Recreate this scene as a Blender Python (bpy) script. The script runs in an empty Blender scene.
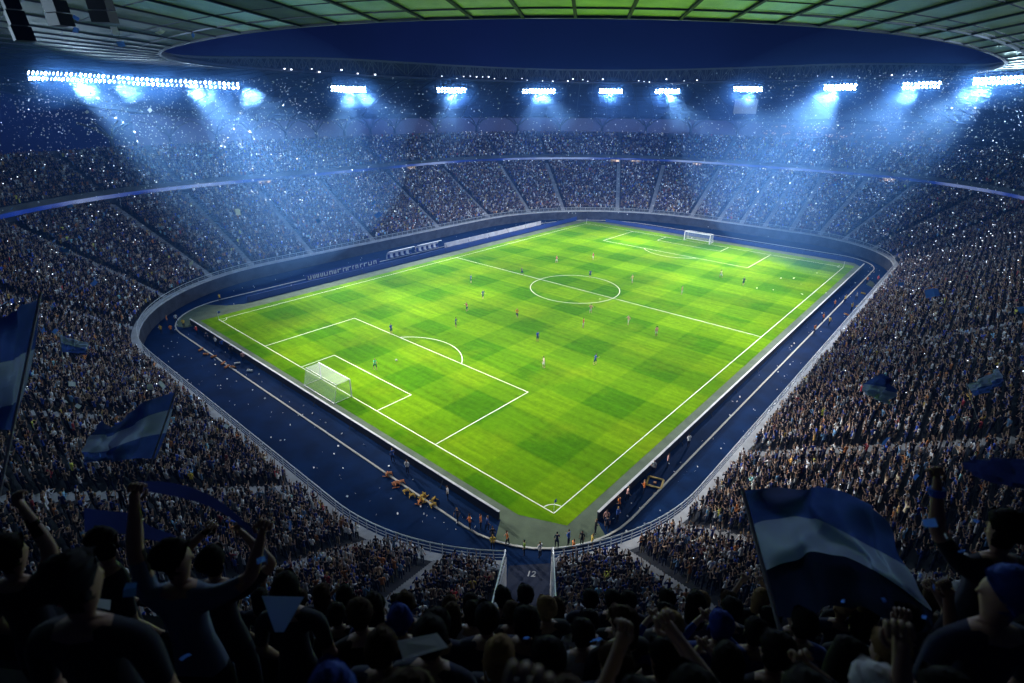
import bpy, math, random
import numpy as np
import bmesh
from mathutils import Vector, Matrix, Euler, Quaternion
random.seed(11); RG = np.random.default_rng(11)
sc = bpy.context.scene
COL = sc.collection
R = math.radians
TAU = 2*math.pi

# ------------------------------------------------------------------ render settings
sc.render.engine = 'CYCLES'
cy = sc.cycles
cy.use_denoising = True
try: cy.denoiser = 'OPENIMAGEDENOISE'
except Exception: pass
cy.max_bounces = 4; cy.diffuse_bounces = 2; cy.glossy_bounces = 2
cy.transmission_bounces = 2; cy.volume_bounces = 0; cy.transparent_max_bounces = 6
cy.use_light_tree = True
cy.sample_clamp_indirect = 4.0; cy.sample_clamp_direct = 0
cy.caustics_reflective = False; cy.caustics_refractive = False
sc.view_settings.view_transform = 'Standard'
sc.view_settings.look = 'None'
sc.view_settings.gamma = 1.0
sc.view_settings.exposure = 0.0
sc.view_settings.use_curve_mapping = False

# ------------------------------------------------------------------ camera
CAM = Vector((-33.483, -23.638, 35.749))
YAW, PIT, ROLL, FPX = .7157, -.415, .0103, 545.05
fw = Vector((math.cos(PIT)*math.cos(YAW), math.cos(PIT)*math.sin(YAW), math.sin(PIT)))
rt = Vector((math.sin(YAW), -math.cos(YAW), 0)); upv = rt.cross(fw)
rt2 = rt*math.cos(ROLL)+upv*math.sin(ROLL); up2 = -rt*math.sin(ROLL)+upv*math.cos(ROLL)
cd = bpy.data.cameras.new('camera'); cam = bpy.data.objects.new('camera', cd); COL.objects.link(cam)
cam.matrix_world = Matrix(((rt2.x, up2.x, -fw.x, CAM.x), (rt2.y, up2.y, -fw.y, CAM.y), (rt2.z, up2.z, -fw.z, CAM.z), (0, 0, 0, 1)))
cd.sensor_width = 36; cd.lens = FPX/1024*36
cd.clip_start = .1; cd.clip_end = 2000
cd.dof.use_dof = True; cd.dof.focus_distance = 75; cd.dof.aperture_fstop = 1.6
sc.camera = cam

def pr(P):
    d = Vector(P)-CAM; Z = d.dot(fw)
    return 512+FPX*d.dot(rt2)/Z, 341.5-FPX*d.dot(up2)/Z, Z
def at(x, y, depth):
    """world point seen at a photo position, so many metres deep (plain survey of the photograph)"""
    return CAM+(fw*FPX+rt2*(x-512)+up2*(341.5-y))*(depth/FPX)
def gnd(x, y, z=0.0):
    d = fw*FPX+rt2*(x-512)+up2*(341.5-y)
    return CAM+d*((z-CAM.z)/d.z)

# ------------------------------------------------------------------ materials
def nt(m):
    m.use_nodes = True; t = m.node_tree; return t, t.nodes['Principled BSDF']
def mat(name, col, rough=.7, metal=0., spec=.3, var=0., scale=3., bump=0.):
    m = bpy.data.materials.new(name); t, b = nt(m)
    b.inputs['Base Color'].default_value = (*col, 1); b.inputs['Roughness'].default_value = rough
    b.inputs['Metallic'].default_value = metal; b.inputs['Specular IOR Level'].default_value = spec
    if var or bump:
        tc = t.nodes.new('ShaderNodeTexCoord'); n = t.nodes.new('ShaderNodeTexNoise')
        n.inputs['Scale'].default_value = scale; n.inputs['Detail'].default_value = 6
        t.links.new(tc.outputs['Object'], n.inputs['Vector'])
        if var:
            mr = t.nodes.new('ShaderNodeMapRange'); mr.inputs['From Min'].default_value = .3; mr.inputs['From Max'].default_value = .7
            mr.inputs['To Min'].default_value = 1-var; mr.inputs['To Max'].default_value = 1+var
            mx = t.nodes.new('ShaderNodeMix'); mx.data_type = 'RGBA'; mx.blend_type = 'MULTIPLY'; mx.inputs['Factor'].default_value = 1
            mx.inputs['A'].default_value = (*col, 1)
            t.links.new(n.outputs['Fac'], mr.inputs['Value']); t.links.new(mr.outputs['Result'], mx.inputs['B'])
            t.links.new(mx.outputs['Result'], b.inputs['Base Color'])
        if bump:
            bp = t.nodes.new('ShaderNodeBump'); bp.inputs['Strength'].default_value = bump; bp.inputs['Distance'].default_value = .05
            t.links.new(n.outputs['Fac'], bp.inputs['Height']); t.links.new(bp.outputs['Normal'], b.inputs['Normal'])
    return m
def emit(name, col, strength, base=(.02, .02, .02)):
    m = mat(name, base, .4); b = m.node_tree.nodes['Principled BSDF']
    b.inputs['Emission Color'].default_value = (*col, 1); b.inputs['Emission Strength'].default_value = strength
    return m
def attrmat(name, attr, rough, spec=.25, sheen=0.):
    m = bpy.data.materials.new(name); t, b = nt(m)
    a = t.nodes.new('ShaderNodeAttribute'); a.attribute_type = 'INSTANCER'; a.attribute_name = attr
    t.links.new(a.outputs['Color'], b.inputs['Base Color'])
    b.inputs['Roughness'].default_value = rough; b.inputs['Specular IOR Level'].default_value = spec
    b.inputs['Sheen Weight'].default_value = sheen
    return m
M = {}
M['skin'] = attrmat('skin', 'skin_tone', .55, .35)
M['shirt'] = attrmat('shirt cloth', 'shirt_tone', .85, .15, .1)
M['trousers'] = attrmat('trouser cloth', 'trouser_tone', .85, .15)
M['hair'] = attrmat('hair', 'hair_tone', .8, .1)
M['shoe'] = mat('shoe', (.02, .02, .022), .5)
M['concrete'] = mat('stand concrete', (.10, .105, .115), .85, var=.35, scale=.35)
M['seat_step'] = mat('stand tread', (.035, .04, .055), .8, var=.4, scale=.6)
M['stair'] = mat('stair concrete', (.34, .34, .36), .85, var=.25, scale=.8)
M['wall'] = mat('track wall', (.03, .034, .045), .7, var=.6, scale=.5)
M['coping'] = mat('pale coping', (.42, .43, .46), .6, var=.2, scale=.7)
M['rail'] = mat('galvanised rail', (.6, .62, .65), .45, metal=.3)
M['steel'] = mat('dark roof steel', (.05, .055, .065), .5, metal=.4)
M['dull'] = mat('shaded olive roof panel', (.06, .08, .035), .5, var=.5, scale=.4, spec=.4)  # roof panel copy darkened: shade of the left roof put into the colour
M['deck'] = mat('shaded dark roof panel', (.03, .034, .042), .7, var=.3, scale=.3)  # roof panel copy for the far side, its shade put into the colour
M['lattice'] = mat('painted lattice steel', (.13, .14, .16), .5, metal=.3)
M['track'] = mat('blue running track', (.002, .015, .060), .9, spec=.04, var=.3, scale=.35)
M['apron'] = mat('grey green turf apron', (.065, .09, .055), .95, var=.22, scale=.6)
M['curb'] = mat('white kerb paint', (.42, .42, .4), .7, var=.15, scale=2)
M['paint'] = mat('white line paint', (.66, .7, .62), .8, var=.1, scale=1.5)
M['ground'] = mat('dark asphalt', (.04, .042, .045), .95, var=.3, scale=.2)
M['board_back'] = mat('board back', (.018, .02, .03), .6)
M['board_blue'] = mat('blue board', (.012, .035, .17), .5)
M['white'] = mat('white plastic', (.75, .76, .78), .4)
M['black'] = mat('black casing', (.012, .012, .014), .5)
M['yellow'] = mat('yellow barrier plastic', (.5, .32, .03), .5)
M['orange'] = mat('orange plastic', (.5, .17, .04), .5)
M['lamp'] = emit('floodlight glass', (.55, .78, 1.), 170)
M['lamp_dim'] = emit('floodlight glass half lit', (.5, .72, 1.), 9)
M['ring_lamp'] = emit('ring lamp', (.75, .82, 1.), 5)
M['warm_lamp'] = emit('warm suite lamp', (1., .6, .36), .55)
M['gap_glow'] = emit('lavender gap glow', (.30, .36, .9), .09)  # glowing sheet stands in for the lavender light outside the gap
M['screen'] = emit('video screen picture', (.6, .66, .8), .14, (.2, .2, .22))
M['navy_cloth'] = mat('navy cloth', (.02, .03, .14), .85, var=.25, scale=4)
M['flag_blue'] = mat('royal blue flag cloth', (.05, .10, .36), .8, var=.25, scale=3)
M['flag_white'] = mat('white flag cloth', (.42, .53, .78), .8, var=.12, scale=3)
M['flag_navy'] = mat('navy flag cloth', (.008, .013, .036), .85, var=.25, scale=3)
M['confetti_white'] = mat('white foil confetti', (.8, .85, .92), .35)
M['confetti_blue'] = mat('blue foil confetti', (.12, .30, .9), .4)
M['paper'] = mat('white paper', (.72, .76, .82), .8)
def translucent(m, k):
    t, b = nt(m); tl = t.nodes.new('ShaderNodeBsdfTranslucent'); mx = t.nodes.new('ShaderNodeMixShader'); mx.inputs[0].default_value = k
    src = b.inputs['Base Color'].links[0].from_socket if b.inputs['Base Color'].links else None
    if src: t.links.new(src, tl.inputs['Color'])
    else: tl.inputs['Color'].default_value = b.inputs['Base Color'].default_value
    out = [n for n in t.nodes if n.type == 'OUTPUT_MATERIAL'][0]
    t.links.new(b.outputs[0], mx.inputs[1]); t.links.new(tl.outputs[0], mx.inputs[2]); t.links.new(mx.outputs[0], out.inputs['Surface'])
for k_ in ('flag_blue', 'flag_navy', 'navy_cloth'): translucent(M[k_], .55)
translucent(M['flag_white'], .4)
for k_ in ('confetti_white', 'confetti_blue', 'paper'): translucent(M[k_], .6)
M['net'] = mat('goal net', (.85, .87, .9), .8)
t, b = nt(M['net']); b.inputs['Alpha'].default_value = .2
def grass():
    m = bpy.data.materials.new('mown grass'); t, b = nt(m); L = t.links.new; N = t.nodes.new
    tc = N('ShaderNodeTexCoord'); sp = N('ShaderNodeSeparateXYZ'); L(tc.outputs['Object'], sp.inputs[0])
    def band(out, period, off):
        a = N('ShaderNodeMath'); a.operation = 'MULTIPLY_ADD'; a.inputs[1].default_value = TAU/period; a.inputs[2].default_value = off; L(out, a.inputs[0])
        s = N('ShaderNodeMath'); s.operation = 'SINE'; L(a.outputs[0], s.inputs[0])
        r = N('ShaderNodeMapRange'); r.interpolation_type = 'SMOOTHSTEP'; r.inputs['From Min'].default_value = -.14; r.inputs['From Max'].default_value = .14
        L(s.outputs[0], r.inputs['Value']); return r.outputs['Result']
    bx = band(sp.outputs['X'], 12.8, .2); by = band(sp.outputs['Y'], 12.35, 1.2)
    mw = N('ShaderNodeMix'); mw.inputs['Factor'].default_value = .42
    L(bx, mw.inputs['A']); L(by, mw.inputs['B'])
    n1 = N('ShaderNodeTexNoise'); n1.inputs['Scale'].default_value = .09; n1.inputs['Detail'].default_value = 5; L(tc.outputs['Object'], n1.inputs['Vector'])
    n2 = N('ShaderNodeTexNoise'); n2.inputs['Scale'].default_value = 1.3; n2.inputs['Detail'].default_value = 8; n2.inputs['Roughness'].default_value = .7; L(tc.outputs['Object'], n2.inputs['Vector'])
    mp = N('ShaderNodeMapping'); mp.inputs['Scale'].default_value = (.9, .08, 1); L(tc.outputs['Object'], mp.inputs['Vector'])
    n3 = N('ShaderNodeTexNoise'); n3.inputs['Scale'].default_value = 1.4; n3.inputs['Detail'].default_value = 4; L(mp.outputs[0], n3.inputs['Vector'])
    c1 = N('ShaderNodeMix'); c1.data_type = 'RGBA'; c1.inputs['A'].default_value = (.042, .128, .001, 1); c1.inputs['B'].default_value = (.10, .205, .002, 1)
    L(mw.outputs['Result'], c1.inputs['Factor'])
    # worn, yellowed patches
    w = N('ShaderNodeMapRange'); w.inputs['From Min'].default_value = .5; w.inputs['From Max'].default_value = .72; w.inputs['To Max'].default_value = .6; L(n1.outputs['Fac'], w.inputs['Value'])
    c2 = N('ShaderNodeMix'); c2.data_type = 'RGBA'; c2.inputs['B'].default_value = (.135, .205, .004, 1); L(w.outputs['Result'], c2.inputs['Factor']); L(c1.outputs['Result'], c2.inputs['A'])
    v = N('ShaderNodeMath'); v.operation = 'ADD'; L(n2.outputs['Fac'], v.inputs[0]); L(n3.outputs['Fac'], v.inputs[1])
    vr = N('ShaderNodeMapRange'); vr.inputs['From Min'].default_value = .6; vr.inputs['From Max'].default_value = 1.4; vr.inputs['To Min'].default_value = .62; vr.inputs['To Max'].default_value = 1.38; L(v.outputs[0], vr.inputs['Value'])
    c3 = N('ShaderNodeMix'); c3.data_type = 'RGBA'; c3.blend_type = 'MULTIPLY'; c3.inputs['Factor'].default_value = 1
    L(c2.outputs['Result'], c3.inputs['A']); L(vr.outputs['Result'], c3.inputs['B'])
    L(c3.outputs['Result'], b.inputs['Base Color']); b.inputs['Roughness'].default_value = .95; b.inputs['Specular IOR Level'].default_value = .0
    bp = N('ShaderNodeBump'); bp.inputs['Strength'].default_value = .5; bp.inputs['Distance'].default_value = .08
    L(n2.outputs['Fac'], bp.inputs['Height']); L(bp.outputs['Normal'], b.inputs['Normal'])
    return m
M['grass'] = grass()
def glazing():
    m = bpy.data.materials.new('roof membrane panel'); t, b = nt(m); L = t.links.new; N = t.nodes.new
    tc = N('ShaderNodeTexCoord'); n = N('ShaderNodeTexNoise'); n.inputs['Scale'].default_value = .25; n.inputs['Detail'].default_value = 8; n.inputs['Roughness'].default_value = .65
    L(tc.outputs['Object'], n.inputs['Vector'])
    r = N('ShaderNodeValToRGB'); r.color_ramp.elements[0].position = .35; r.color_ramp.elements[0].color = (.46, .62, .26, 1)  # green light bounced off the pitch is put into the panel tint
    r.color_ramp.elements[1].position = .7; r.color_ramp.elements[1].color = (.82, .95, .5, 1)
    L(n.outputs['Fac'], r.inputs['Fac']); L(r.outputs['Color'], b.inputs['Base Color'])
    b.inputs['Roughness'].default_value = .3; b.inputs['Metallic'].default_value = .8; b.inputs['Specular IOR Level'].default_value = .5
    return m
M['glazing'] = glazing()
def ribbon():
    m = bpy.data.materials.new('LED ribbon picture'); t, b = nt(m); L = t.links.new; N = t.nodes.new
    tc = N('ShaderNodeTexCoord'); n = N('ShaderNodeTexNoise'); n.inputs['Scale'].default_value = .045; n.inputs['Detail'].default_value = 3
    L(tc.outputs['Object'], n.inputs['Vector'])
    r = N('ShaderNodeValToRGB'); e = r.color_ramp.elements
    e[0].position = .36; e[0].color = (.002, .006, .05, 1); e[1].position = .62; e[1].color = (.42, .55, .95, 1)
    x = e.new(.47); x.color = (.01, .05, .45, 1)
    L(n.outputs['Fac'], r.inputs['Fac']); L(r.outputs['Color'], b.inputs['Emission Color'])
    b.inputs['Emission Strength'].default_value = .5; b.inputs['Base Color'].default_value = (.02, .03, .08, 1)
    return m
M['ribbon'] = ribbon()

# ------------------------------------------------------------------ object helpers
def tag(o, label=None, cat=None, group=None, kind=None):
    if label: o['label'] = label
    if cat: o['category'] = cat
    if group: o['group'] = group
    if kind: o['kind'] = kind
    return o
def link(o, parent=None):
    COL.objects.link(o)
    if parent is not None: o.parent = parent
    return o
def empty(name, loc=(0, 0, 0), rz=0.):
    o = bpy.data.objects.new(name, None); o.location = loc; o.rotation_euler = (0, 0, rz); o.empty_display_size = .3
    return link(o)
class MB:
    def __init__(s): s.v = []; s.f = []; s.m = []
    def poly(s, pts, mi=0):
        n = len(s.v); s.v += [tuple(p) for p in pts]; s.f.append(tuple(range(n, n+len(pts)))); s.m.append(mi)
    def hexa(s, p, mi=0):      # 8 corners: bottom ccw 0-3, top ccw 4-7
        n = len(s.v); s.v += [tuple(q) for q in p]
        for f in ((3, 2, 1, 0), (4, 5, 6, 7), (0, 1, 5, 4), (1, 2, 6, 5), (2, 3, 7, 6), (3, 0, 4, 7)):
            s.f.append(tuple(n+i for i in f)); s.m.append(mi)
    def box(s, c, d, mi=0, rz=0.):
        x, y, z = d[0]/2, d[1]/2, d[2]/2; ca, sa = math.cos(rz), math.sin(rz); o = []
        for dz in (-z, z):
            for dx, dy in ((-x, -y), (x, -y), (x, y), (-x, y)): o.append((c[0]+dx*ca-dy*sa, c[1]+dx*sa+dy*ca, c[2]+dz))
        s.hexa(o, mi)
    def bar(s, a, b, w, h=None, mi=0, n=4, up=Vector((0, 0, 1))):
        a, b = Vector(a), Vector(b); d = (b-a)
        if d.length < 1e-6: return
        d.normalize(); u = d.cross(up)
        if u.length < 1e-3: u = d.cross(Vector((1, 0, 0)))
        u.normalize(); q = u.cross(d); h = w if h is None else h; k = len(s.v)
        for p in (a, b):
            for i in range(n):
                t = TAU*(i+.5)/n; sc_ = 1/math.cos(math.pi/n) if n == 4 else 1
                s.v.append(tuple(p+u*math.cos(t)*w/2*sc_+q*math.sin(t)*h/2*sc_))
        for i in range(n):
            j = (i+1) % n; s.f.append((k+i, k+j, k+n+j, k+n+i)); s.m.append(mi)
        s.f.append(tuple(k+n-1-i for i in range(n))); s.m.append(mi); s.f.append(tuple(k+n+i for i in range(n))); s.m.append(mi)
    def strip(s, A, B, mi=0, close=False):
        k = len(s.v); n = len(A); s.v += [tuple(p) for p in A]+[tuple(p) for p in B]
        for i in range(n if close else n-1):
            j = (i+1) % n; s.f.append((k+i, k+j, k+n+j, k+n+i)); s.m.append(mi)
    def mesh(s, name, mats, smooth=False):
        me = bpy.data.meshes.new(name); me.from_pydata(s.v, [], s.f)
        for m in (mats if isinstance(mats, (list, tuple)) else [mats]): me.materials.append(M[m] if isinstance(m, str) else m)
        me.polygons.foreach_set('material_index', s.m)
        if smooth: me.polygons.foreach_set('use_smooth', [True]*len(s.f))
        me.update(); return me
    def build(s, name, mats, parent=None, smooth=False):
        return link(bpy.data.objects.new(name, s.mesh(name, mats, smooth)), parent)

# ------------------------------------------------------------------ plan of the bowl
X0, X1, Y0, Y1 = -15., 135., -10.3, 93.
RN, RR, RF, RL = 23., 26., 49., 34.
TH = R(225)
NC = Vector((X0+RN, Y0+RN))
TA = Vector((-5.95, -1.95)); TH = R(217)
def cut(s, off):
    u = Vector((math.cos(TH), math.sin(TH))); q = TA+Vector((-u.y, u.x))*off-NC; b_ = q.dot(u); r_ = RN+s
    p = q+u*(-b_+math.sqrt(max(0., b_*b_-q.length_squared+r_*r_))); a = math.atan2(p.y, p.x); return a if a > 0 else a+TAU
def ring(s, half=0., na=16, ns=10, near=True):
    arcs = [((X0+RN, Y0+RN), RN, math.pi, 1.5*math.pi), ((X1-RR, Y0+RR), RR, 1.5*math.pi, TAU), ((X1-RF, Y1-RF), RF, 0, .5*math.pi), ((X0+RL, Y1-RL), RL, .5*math.pi, math.pi)]
    P, N = [], []
    def arc(c, r, a, b):
        for k in range(na+1):
            t = a+(b-a)*k/na; n = np.array([math.cos(t), math.sin(t)]); P.append(np.array(c)+(r+s)*n); N.append(n)
    def st(i):
        c, r = arcs[(i+1) % 4][:2]; n = N[-1]; q0 = P[-1]; q1 = np.array(c)+(r+s)*n
        for k in range(1, ns): P.append(q0+(q1-q0)*k/ns); N.append(n)
    arc(arcs[0][0], RN, cut(s, half), 1.5*math.pi); st(0)
    for i in (1, 2, 3): arc(*arcs[i]); st(i)
    arc(arcs[0][0], RN, math.pi, cut(s, -half))
    return np.array(P), np.array(N)
def rp(s, idx, half=0.):
    P, N = ring(s, half); i = int(idx); u = idx-i; j = min(i+1, len(P)-1)
    return P[i]*(1-u)+P[j]*u, N[i]*(1-u)+N[j]*u
def r3(s, z, half=0.):
    P, _ = ring(s, half); return [(p[0], p[1], z) for p in P]
TUN = 1.75                                        # half width of the tunnel cut
LROWS, LS0, LD, LZ0, LH = 32, .9, .72, 2.85, .398  # lower tier rows
UROWS, US0, UD, UZ0, UH = 14, 25.6, .82, 17.6, .5

# ------------------------------------------------------------------ world, haze, ground
w = bpy.data.worlds.new('World'); sc.world = w; w.use_nodes = True
t = w.node_tree; bg = t.nodes['Background']
tc = t.nodes.new('ShaderNodeTexCoord'); sp = t.nodes.new('ShaderNodeSeparateXYZ'); t.links.new(tc.outputs['Generated'], sp.inputs[0])
rm = t.nodes.new('ShaderNodeValToRGB'); e = rm.color_ramp.elements
e[0].position = 0.; e[0].color = (.005, .008, .066, 1); e[1].position = .4; e[1].color = (.0022, .0028, .027, 1)
t.links.new(sp.outputs['Z'], rm.inputs['Fac']); ns = t.nodes.new('ShaderNodeTexNoise'); ns.inputs['Scale'].default_value = 5; ns.inputs['Detail'].default_value = 5; t.links.new(tc.outputs['Generated'], ns.inputs['Vector'])
mr = t.nodes.new('ShaderNodeMapRange'); mr.inputs['From Min'].default_value = .35; mr.inputs['From Max'].default_value = .7; mr.inputs['To Min'].default_value = .75; mr.inputs['To Max'].default_value = 1.5; t.links.new(ns.outputs['Fac'], mr.inputs['Value'])
mx = t.nodes.new('ShaderNodeMix'); mx.data_type = 'RGBA'; mx.blend_type = 'MULTIPLY'; mx.inputs['Factor'].default_value = 1; t.links.new(rm.outputs['Color'], mx.inputs['A']); t.links.new(mr.outputs['Result'], mx.inputs['B'])
t.links.new(mx.outputs['Result'], bg.inputs['Color']); bg.inputs['Strength'].default_value = .5

def sheet(name, pts, z, m, kind='structure'):
    b = MB(); b.poly([(p[0], p[1], z) for p in pts]); o = b.build(name, m); o['kind'] = kind; return o
sheet('ground', [(-240, -240), (360, -240), (360, 340), (-240, 340)], -.06, 'ground')
tr = MB(); P, N = ring(1.); tr.poly([(p[0], p[1], 0) for p in P[:-1]]); o = tr.build('track', 'track'); o['kind'] = 'structure'
# the track floor runs on down the tunnel
ax = Vector((math.cos(TH), math.sin(TH))); pe = Vector((-ax.y, ax.x))
def axp(d, o):
    b_ = (TA+pe*o-NC).dot(ax); t0 = -b_+math.sqrt(b_*b_-(TA+pe*o-NC).length_squared+(RN+d)**2); q = TA+pe*o+ax*t0; return (q.x, q.y)

def rrect(x0, y0, x1, y1, rs, n=10):
    o = []
    for (cx, cy, r, a) in ((x0+rs[0], y0+rs[0], rs[0], math.pi), (x1-rs[1], y0+rs[1], rs[1], 1.5*math.pi), (x1-rs[2], y1-rs[2], rs[2], 0), (x0+rs[3], y1-rs[3], rs[3], .5*math.pi)):
        for k in range(n+1):
            t_ = a+.5*math.pi*k/n; o.append((cx+r*math.cos(t_), cy+r*math.sin(t_)))
    return o
KR = (-6.8, -5.8, 127., 84.5)
kin = rrect(*KR, (11, 10, 26, 12)); kout = rrect(KR[0]-.2, KR[1]-.2, KR[2]+.2, KR[3]+.2, (11.2, 10.2, 26.2, 12.2))
def outline_band(name, inner, outer, z0, z1, m):
    b = MB(); n = len(inner)
    b.strip([(p[0], p[1], z1) for p in outer], [(p[0], p[1], z1) for p in inner], close=True)
    b.strip([(p[0], p[1], z0) for p in outer], [(p[0], p[1], z1) for p in outer], close=True)
    b.strip([(p[0], p[1], z1) for p in inner], [(p[0], p[1], z0) for p in inner], close=True)
    o = b.build(name, m); o['kind'] = 'structure'; return o
outline_band('track_kerb', kin, kout, 0, .09, 'curb')
# thin lane line outside the kerb on the far side
# apron: rectangle round the turf with pads filling the two left corners and the near corner
ap = [(-4.0, 5.0)]+[kin[k] for k in range(0, 11)]+[(3.0, -3.4), (119.5, -3.4), (121., 0), (121., 70), (119.5, 79.), (9, 79.0)]+[kin[k] for k in range(33, 44)]+[(-4.0, 71.)]
ap = [(-4.0, 3.2)]+[kin[k] for k in range(2, 9)]+[(1.9, -3.5), (117.5, -3.5), (121., -1.), (121., 71), (117., 79.), (6.5, 79.), (4, 80.5)]+[kin[k] for k in range(35, 42)]+[(-5.5, 74.5), (-4.0, 74.)]
o = sheet('apron', ap, .005, 'apron')
PL, PW = 114.83, 74.05
g = [(-2.4, 2.4), (-.5, -1.9), (117.6, -1.9), (118.2, 0), (118.2, 75.9), (-2.4, 75.9)]
pitch = sheet('pitch', g, .012, 'grass')
b = MB()
LWD = .105
def ln(a, c, w_=LWD):
    a, c = Vector(a), Vector(c); d = (c-a).normalized(); n = Vector((-d.y, d.x))*w_/2
    b.poly([(*(a-n), .02), (*(c-n), .02), (*(c+n), .02), (*(a+n), .02)])
def rect(x0, y0, x1, y1):
    h = LWD/2
    ln((x0-h, y0), (x1+h, y0)); ln((x0-h, y1), (x1+h, y1)); ln((x0, y0+h), (x0, y1-h)); ln((x1, y0+h), (x1, y1-h))
def arcln(c, r, a0, a1, n=40):
    A = []; B_ = []
    for k in range(n+1):
        q = a0+(a1-a0)*k/n; A.append((c[0]+(r+LWD/2)*math.cos(q), c[1]+(r+LWD/2)*math.sin(q), .02)); B_.append((c[0]+(r-LWD/2)*math.cos(q), c[1]+(r-LWD/2)*math.sin(q), .02))
    b.strip(B_, A)
rect(0, 0, PL, PW); h = LWD/2
ln((PL/2, h), (PL/2, PW-h))
arcln((PL/2, PW/2+1.1), 9.3, 0, TAU, 64)
for sx in (0, 1):
    X = lambda x: x if sx == 0 else PL-x
    for (dx, dy) in ((16.5, 20.15), (5.5, 9.15)):
        e0 = h if sx == 0 else -h
        ln((X(0)+e0, PW/2-dy), (X(dx)+e0, PW/2-dy)); ln((X(0)+e0, PW/2+dy), (X(dx)+e0, PW/2+dy)); ln((X(dx), PW/2-dy+h), (X(dx), PW/2+dy-h))
    a = math.acos(5.5/9.15)
    if sx == 0: arcln((11., PW/2), 9.15, -a, a, 24)
    else: arcln((PL-11., PW/2), 9.15, math.pi-a, math.pi+a, 24)
for c, a0 in (((0, 0), 0), ((PL, 0), .5*math.pi), ((PL, PW), math.pi), ((0, PW), 1.5*math.pi)): arcln(c, 1.25, a0+.07, a0+.5*math.pi-.07, 10)
b.build('line_marking', 'paint', pitch)

hz = MB(); hz.box((60, 50, 27), (640, 620, 60)); m = bpy.data.materials.new('night haze'); m.use_nodes = True; t = m.node_tree
for n in list(t.nodes):
    if n.type != 'OUTPUT_MATERIAL': t.nodes.remove(n)
pv = t.nodes.new('ShaderNodeVolumePrincipled'); pv.inputs['Color'].default_value = (.13, .36, 1., 1); pv.inputs['Density'].default_value = .00055; pv.inputs['Anisotropy'].default_value = .45
t.links.new(pv.outputs['Volume'], [n for n in t.nodes if n.type == 'OUTPUT_MATERIAL'][0].inputs['Volume'])
HAZE = hz.build('haze', m); HAZE['kind'] = 'stuff'; HAZE['label'] = 'blue night haze hanging in the floodlight beams over the stadium'; HAZE['category'] = 'haze'

# ------------------------------------------------------------------ stands
AISLES = [5.6, 11.2, 16.9, 20.1, 24.5, 28.0, 30.6, 34., 37.6, 40.2, 43., 45.6, 48., 50.4, 52.9, 55.6, 57.8, 61.5, 64.0, 67.2, 70.5, 73.8, 76.4, 79., 81.8, 85.5, 90., 95.6, 99.4, 102.9, 109.5, 115.2]
st = empty('lower_stand'); tag(st, 'lower seating bowl of dark concrete steps round the blue running track', 'grandstand')
b = MB()
for k in range(LROWS):
    s0, s1 = LS0+LD*k, LS0+LD*(k+1); z = LZ0+LH*k
    b.strip(r3(s0, z-LH if k else z-.3, TUN), r3(s0, z, TUN)); b.strip(r3(s0, z, TUN), r3(s1, z, TUN))
sB = LS0+LD*LROWS; zB = LZ0+LH*LROWS
b.strip(r3(sB, zB-LH, TUN), r3(sB, zB+1.2, TUN))
b.build('terrace', 'seat_step', st)
b = MB()
b.strip(r3(0, 0, TUN), r3(0, 2.6, TUN)); b.build('track_wall', 'wall', st)
b = MB(); b.strip(r3(-.06, 2.45, TUN), r3(-.06, 2.78, TUN)); b.strip(r3(-.06, 2.78, TUN), r3(.9, 2.78, TUN)); b.build('coping', 'coping', st)
for a in AISLES:
    b = MB(); N2 = 2*LROWS
    for k in range(N2):
        s0 = LS0+LD*k/2; z = LZ0+.03+LH*k/2
        P0, n = rp(s0, a, TUN); P1, _ = rp(s0+LD/2, a, TUN); n = Vector(n).normalized(); q = Vector((-n.y, n.x))*.62
        P0, P1 = Vector(P0), Vector(P1)
        c = [P0-q, P1-q, P1+q, P0+q]
        b.hexa([(p.x, p.y, z-.24) for p in c]+[(p.x, p.y, z+.12) for p in c])
    b.build('stair', 'stair', st)
# front railing: top tube, mid tube and posts
rl = empty('front_railing'); tag(rl, 'white tubular railing along the front of the lower stand above the track wall', 'railing')
P, N = ring(-.02, TUN); b = MB(); top = [Vector((p[0], p[1], 3.78)) for p in P]
for a, c in zip(top[:-1], top[1:]): b.bar(a, c, .11, n=6)
b.build('top_tube', 'rail', rl)
b = MB(); L = 0
for i in range(len(P)-1):
    d = np.linalg.norm(P[i+1]-P[i]); n = max(1, int(d/1.6))
    for k in range(n):
        p = P[i]+(P[i+1]-P[i])*k/n; b.bar((p[0], p[1], 2.78), (p[0], p[1], 3.75), .05)
for z in (3.1, 3.4):
    for a, c in zip(top[:-1], top[1:]): b.bar((a.x, a.y, z), (c.x, c.y, z), .035)
b.build('post_row', 'rail', rl)
# gangway railing in the right hand stand
gr = empty('gangway_railing'); tag(gr, 'thin pale railing running between the rows of the right hand lower stand', 'railing')
b = MB(); P, N = ring(15.5, TUN); pp = [(P[i], LZ0+LH*17+.9) for i in range(14, 21)]
for (a, z), (c, _) in zip(pp[:-1], pp[1:]):
    b.bar((a[0], a[1], z), (c[0], c[1], z), .07); n = 5
    for k in range(n): q = a+(c-a)*k/n; b.bar((q[0], q[1], z-.9), (q[0], q[1], z), .05)
b.build('rail', 'rail', gr)
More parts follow.
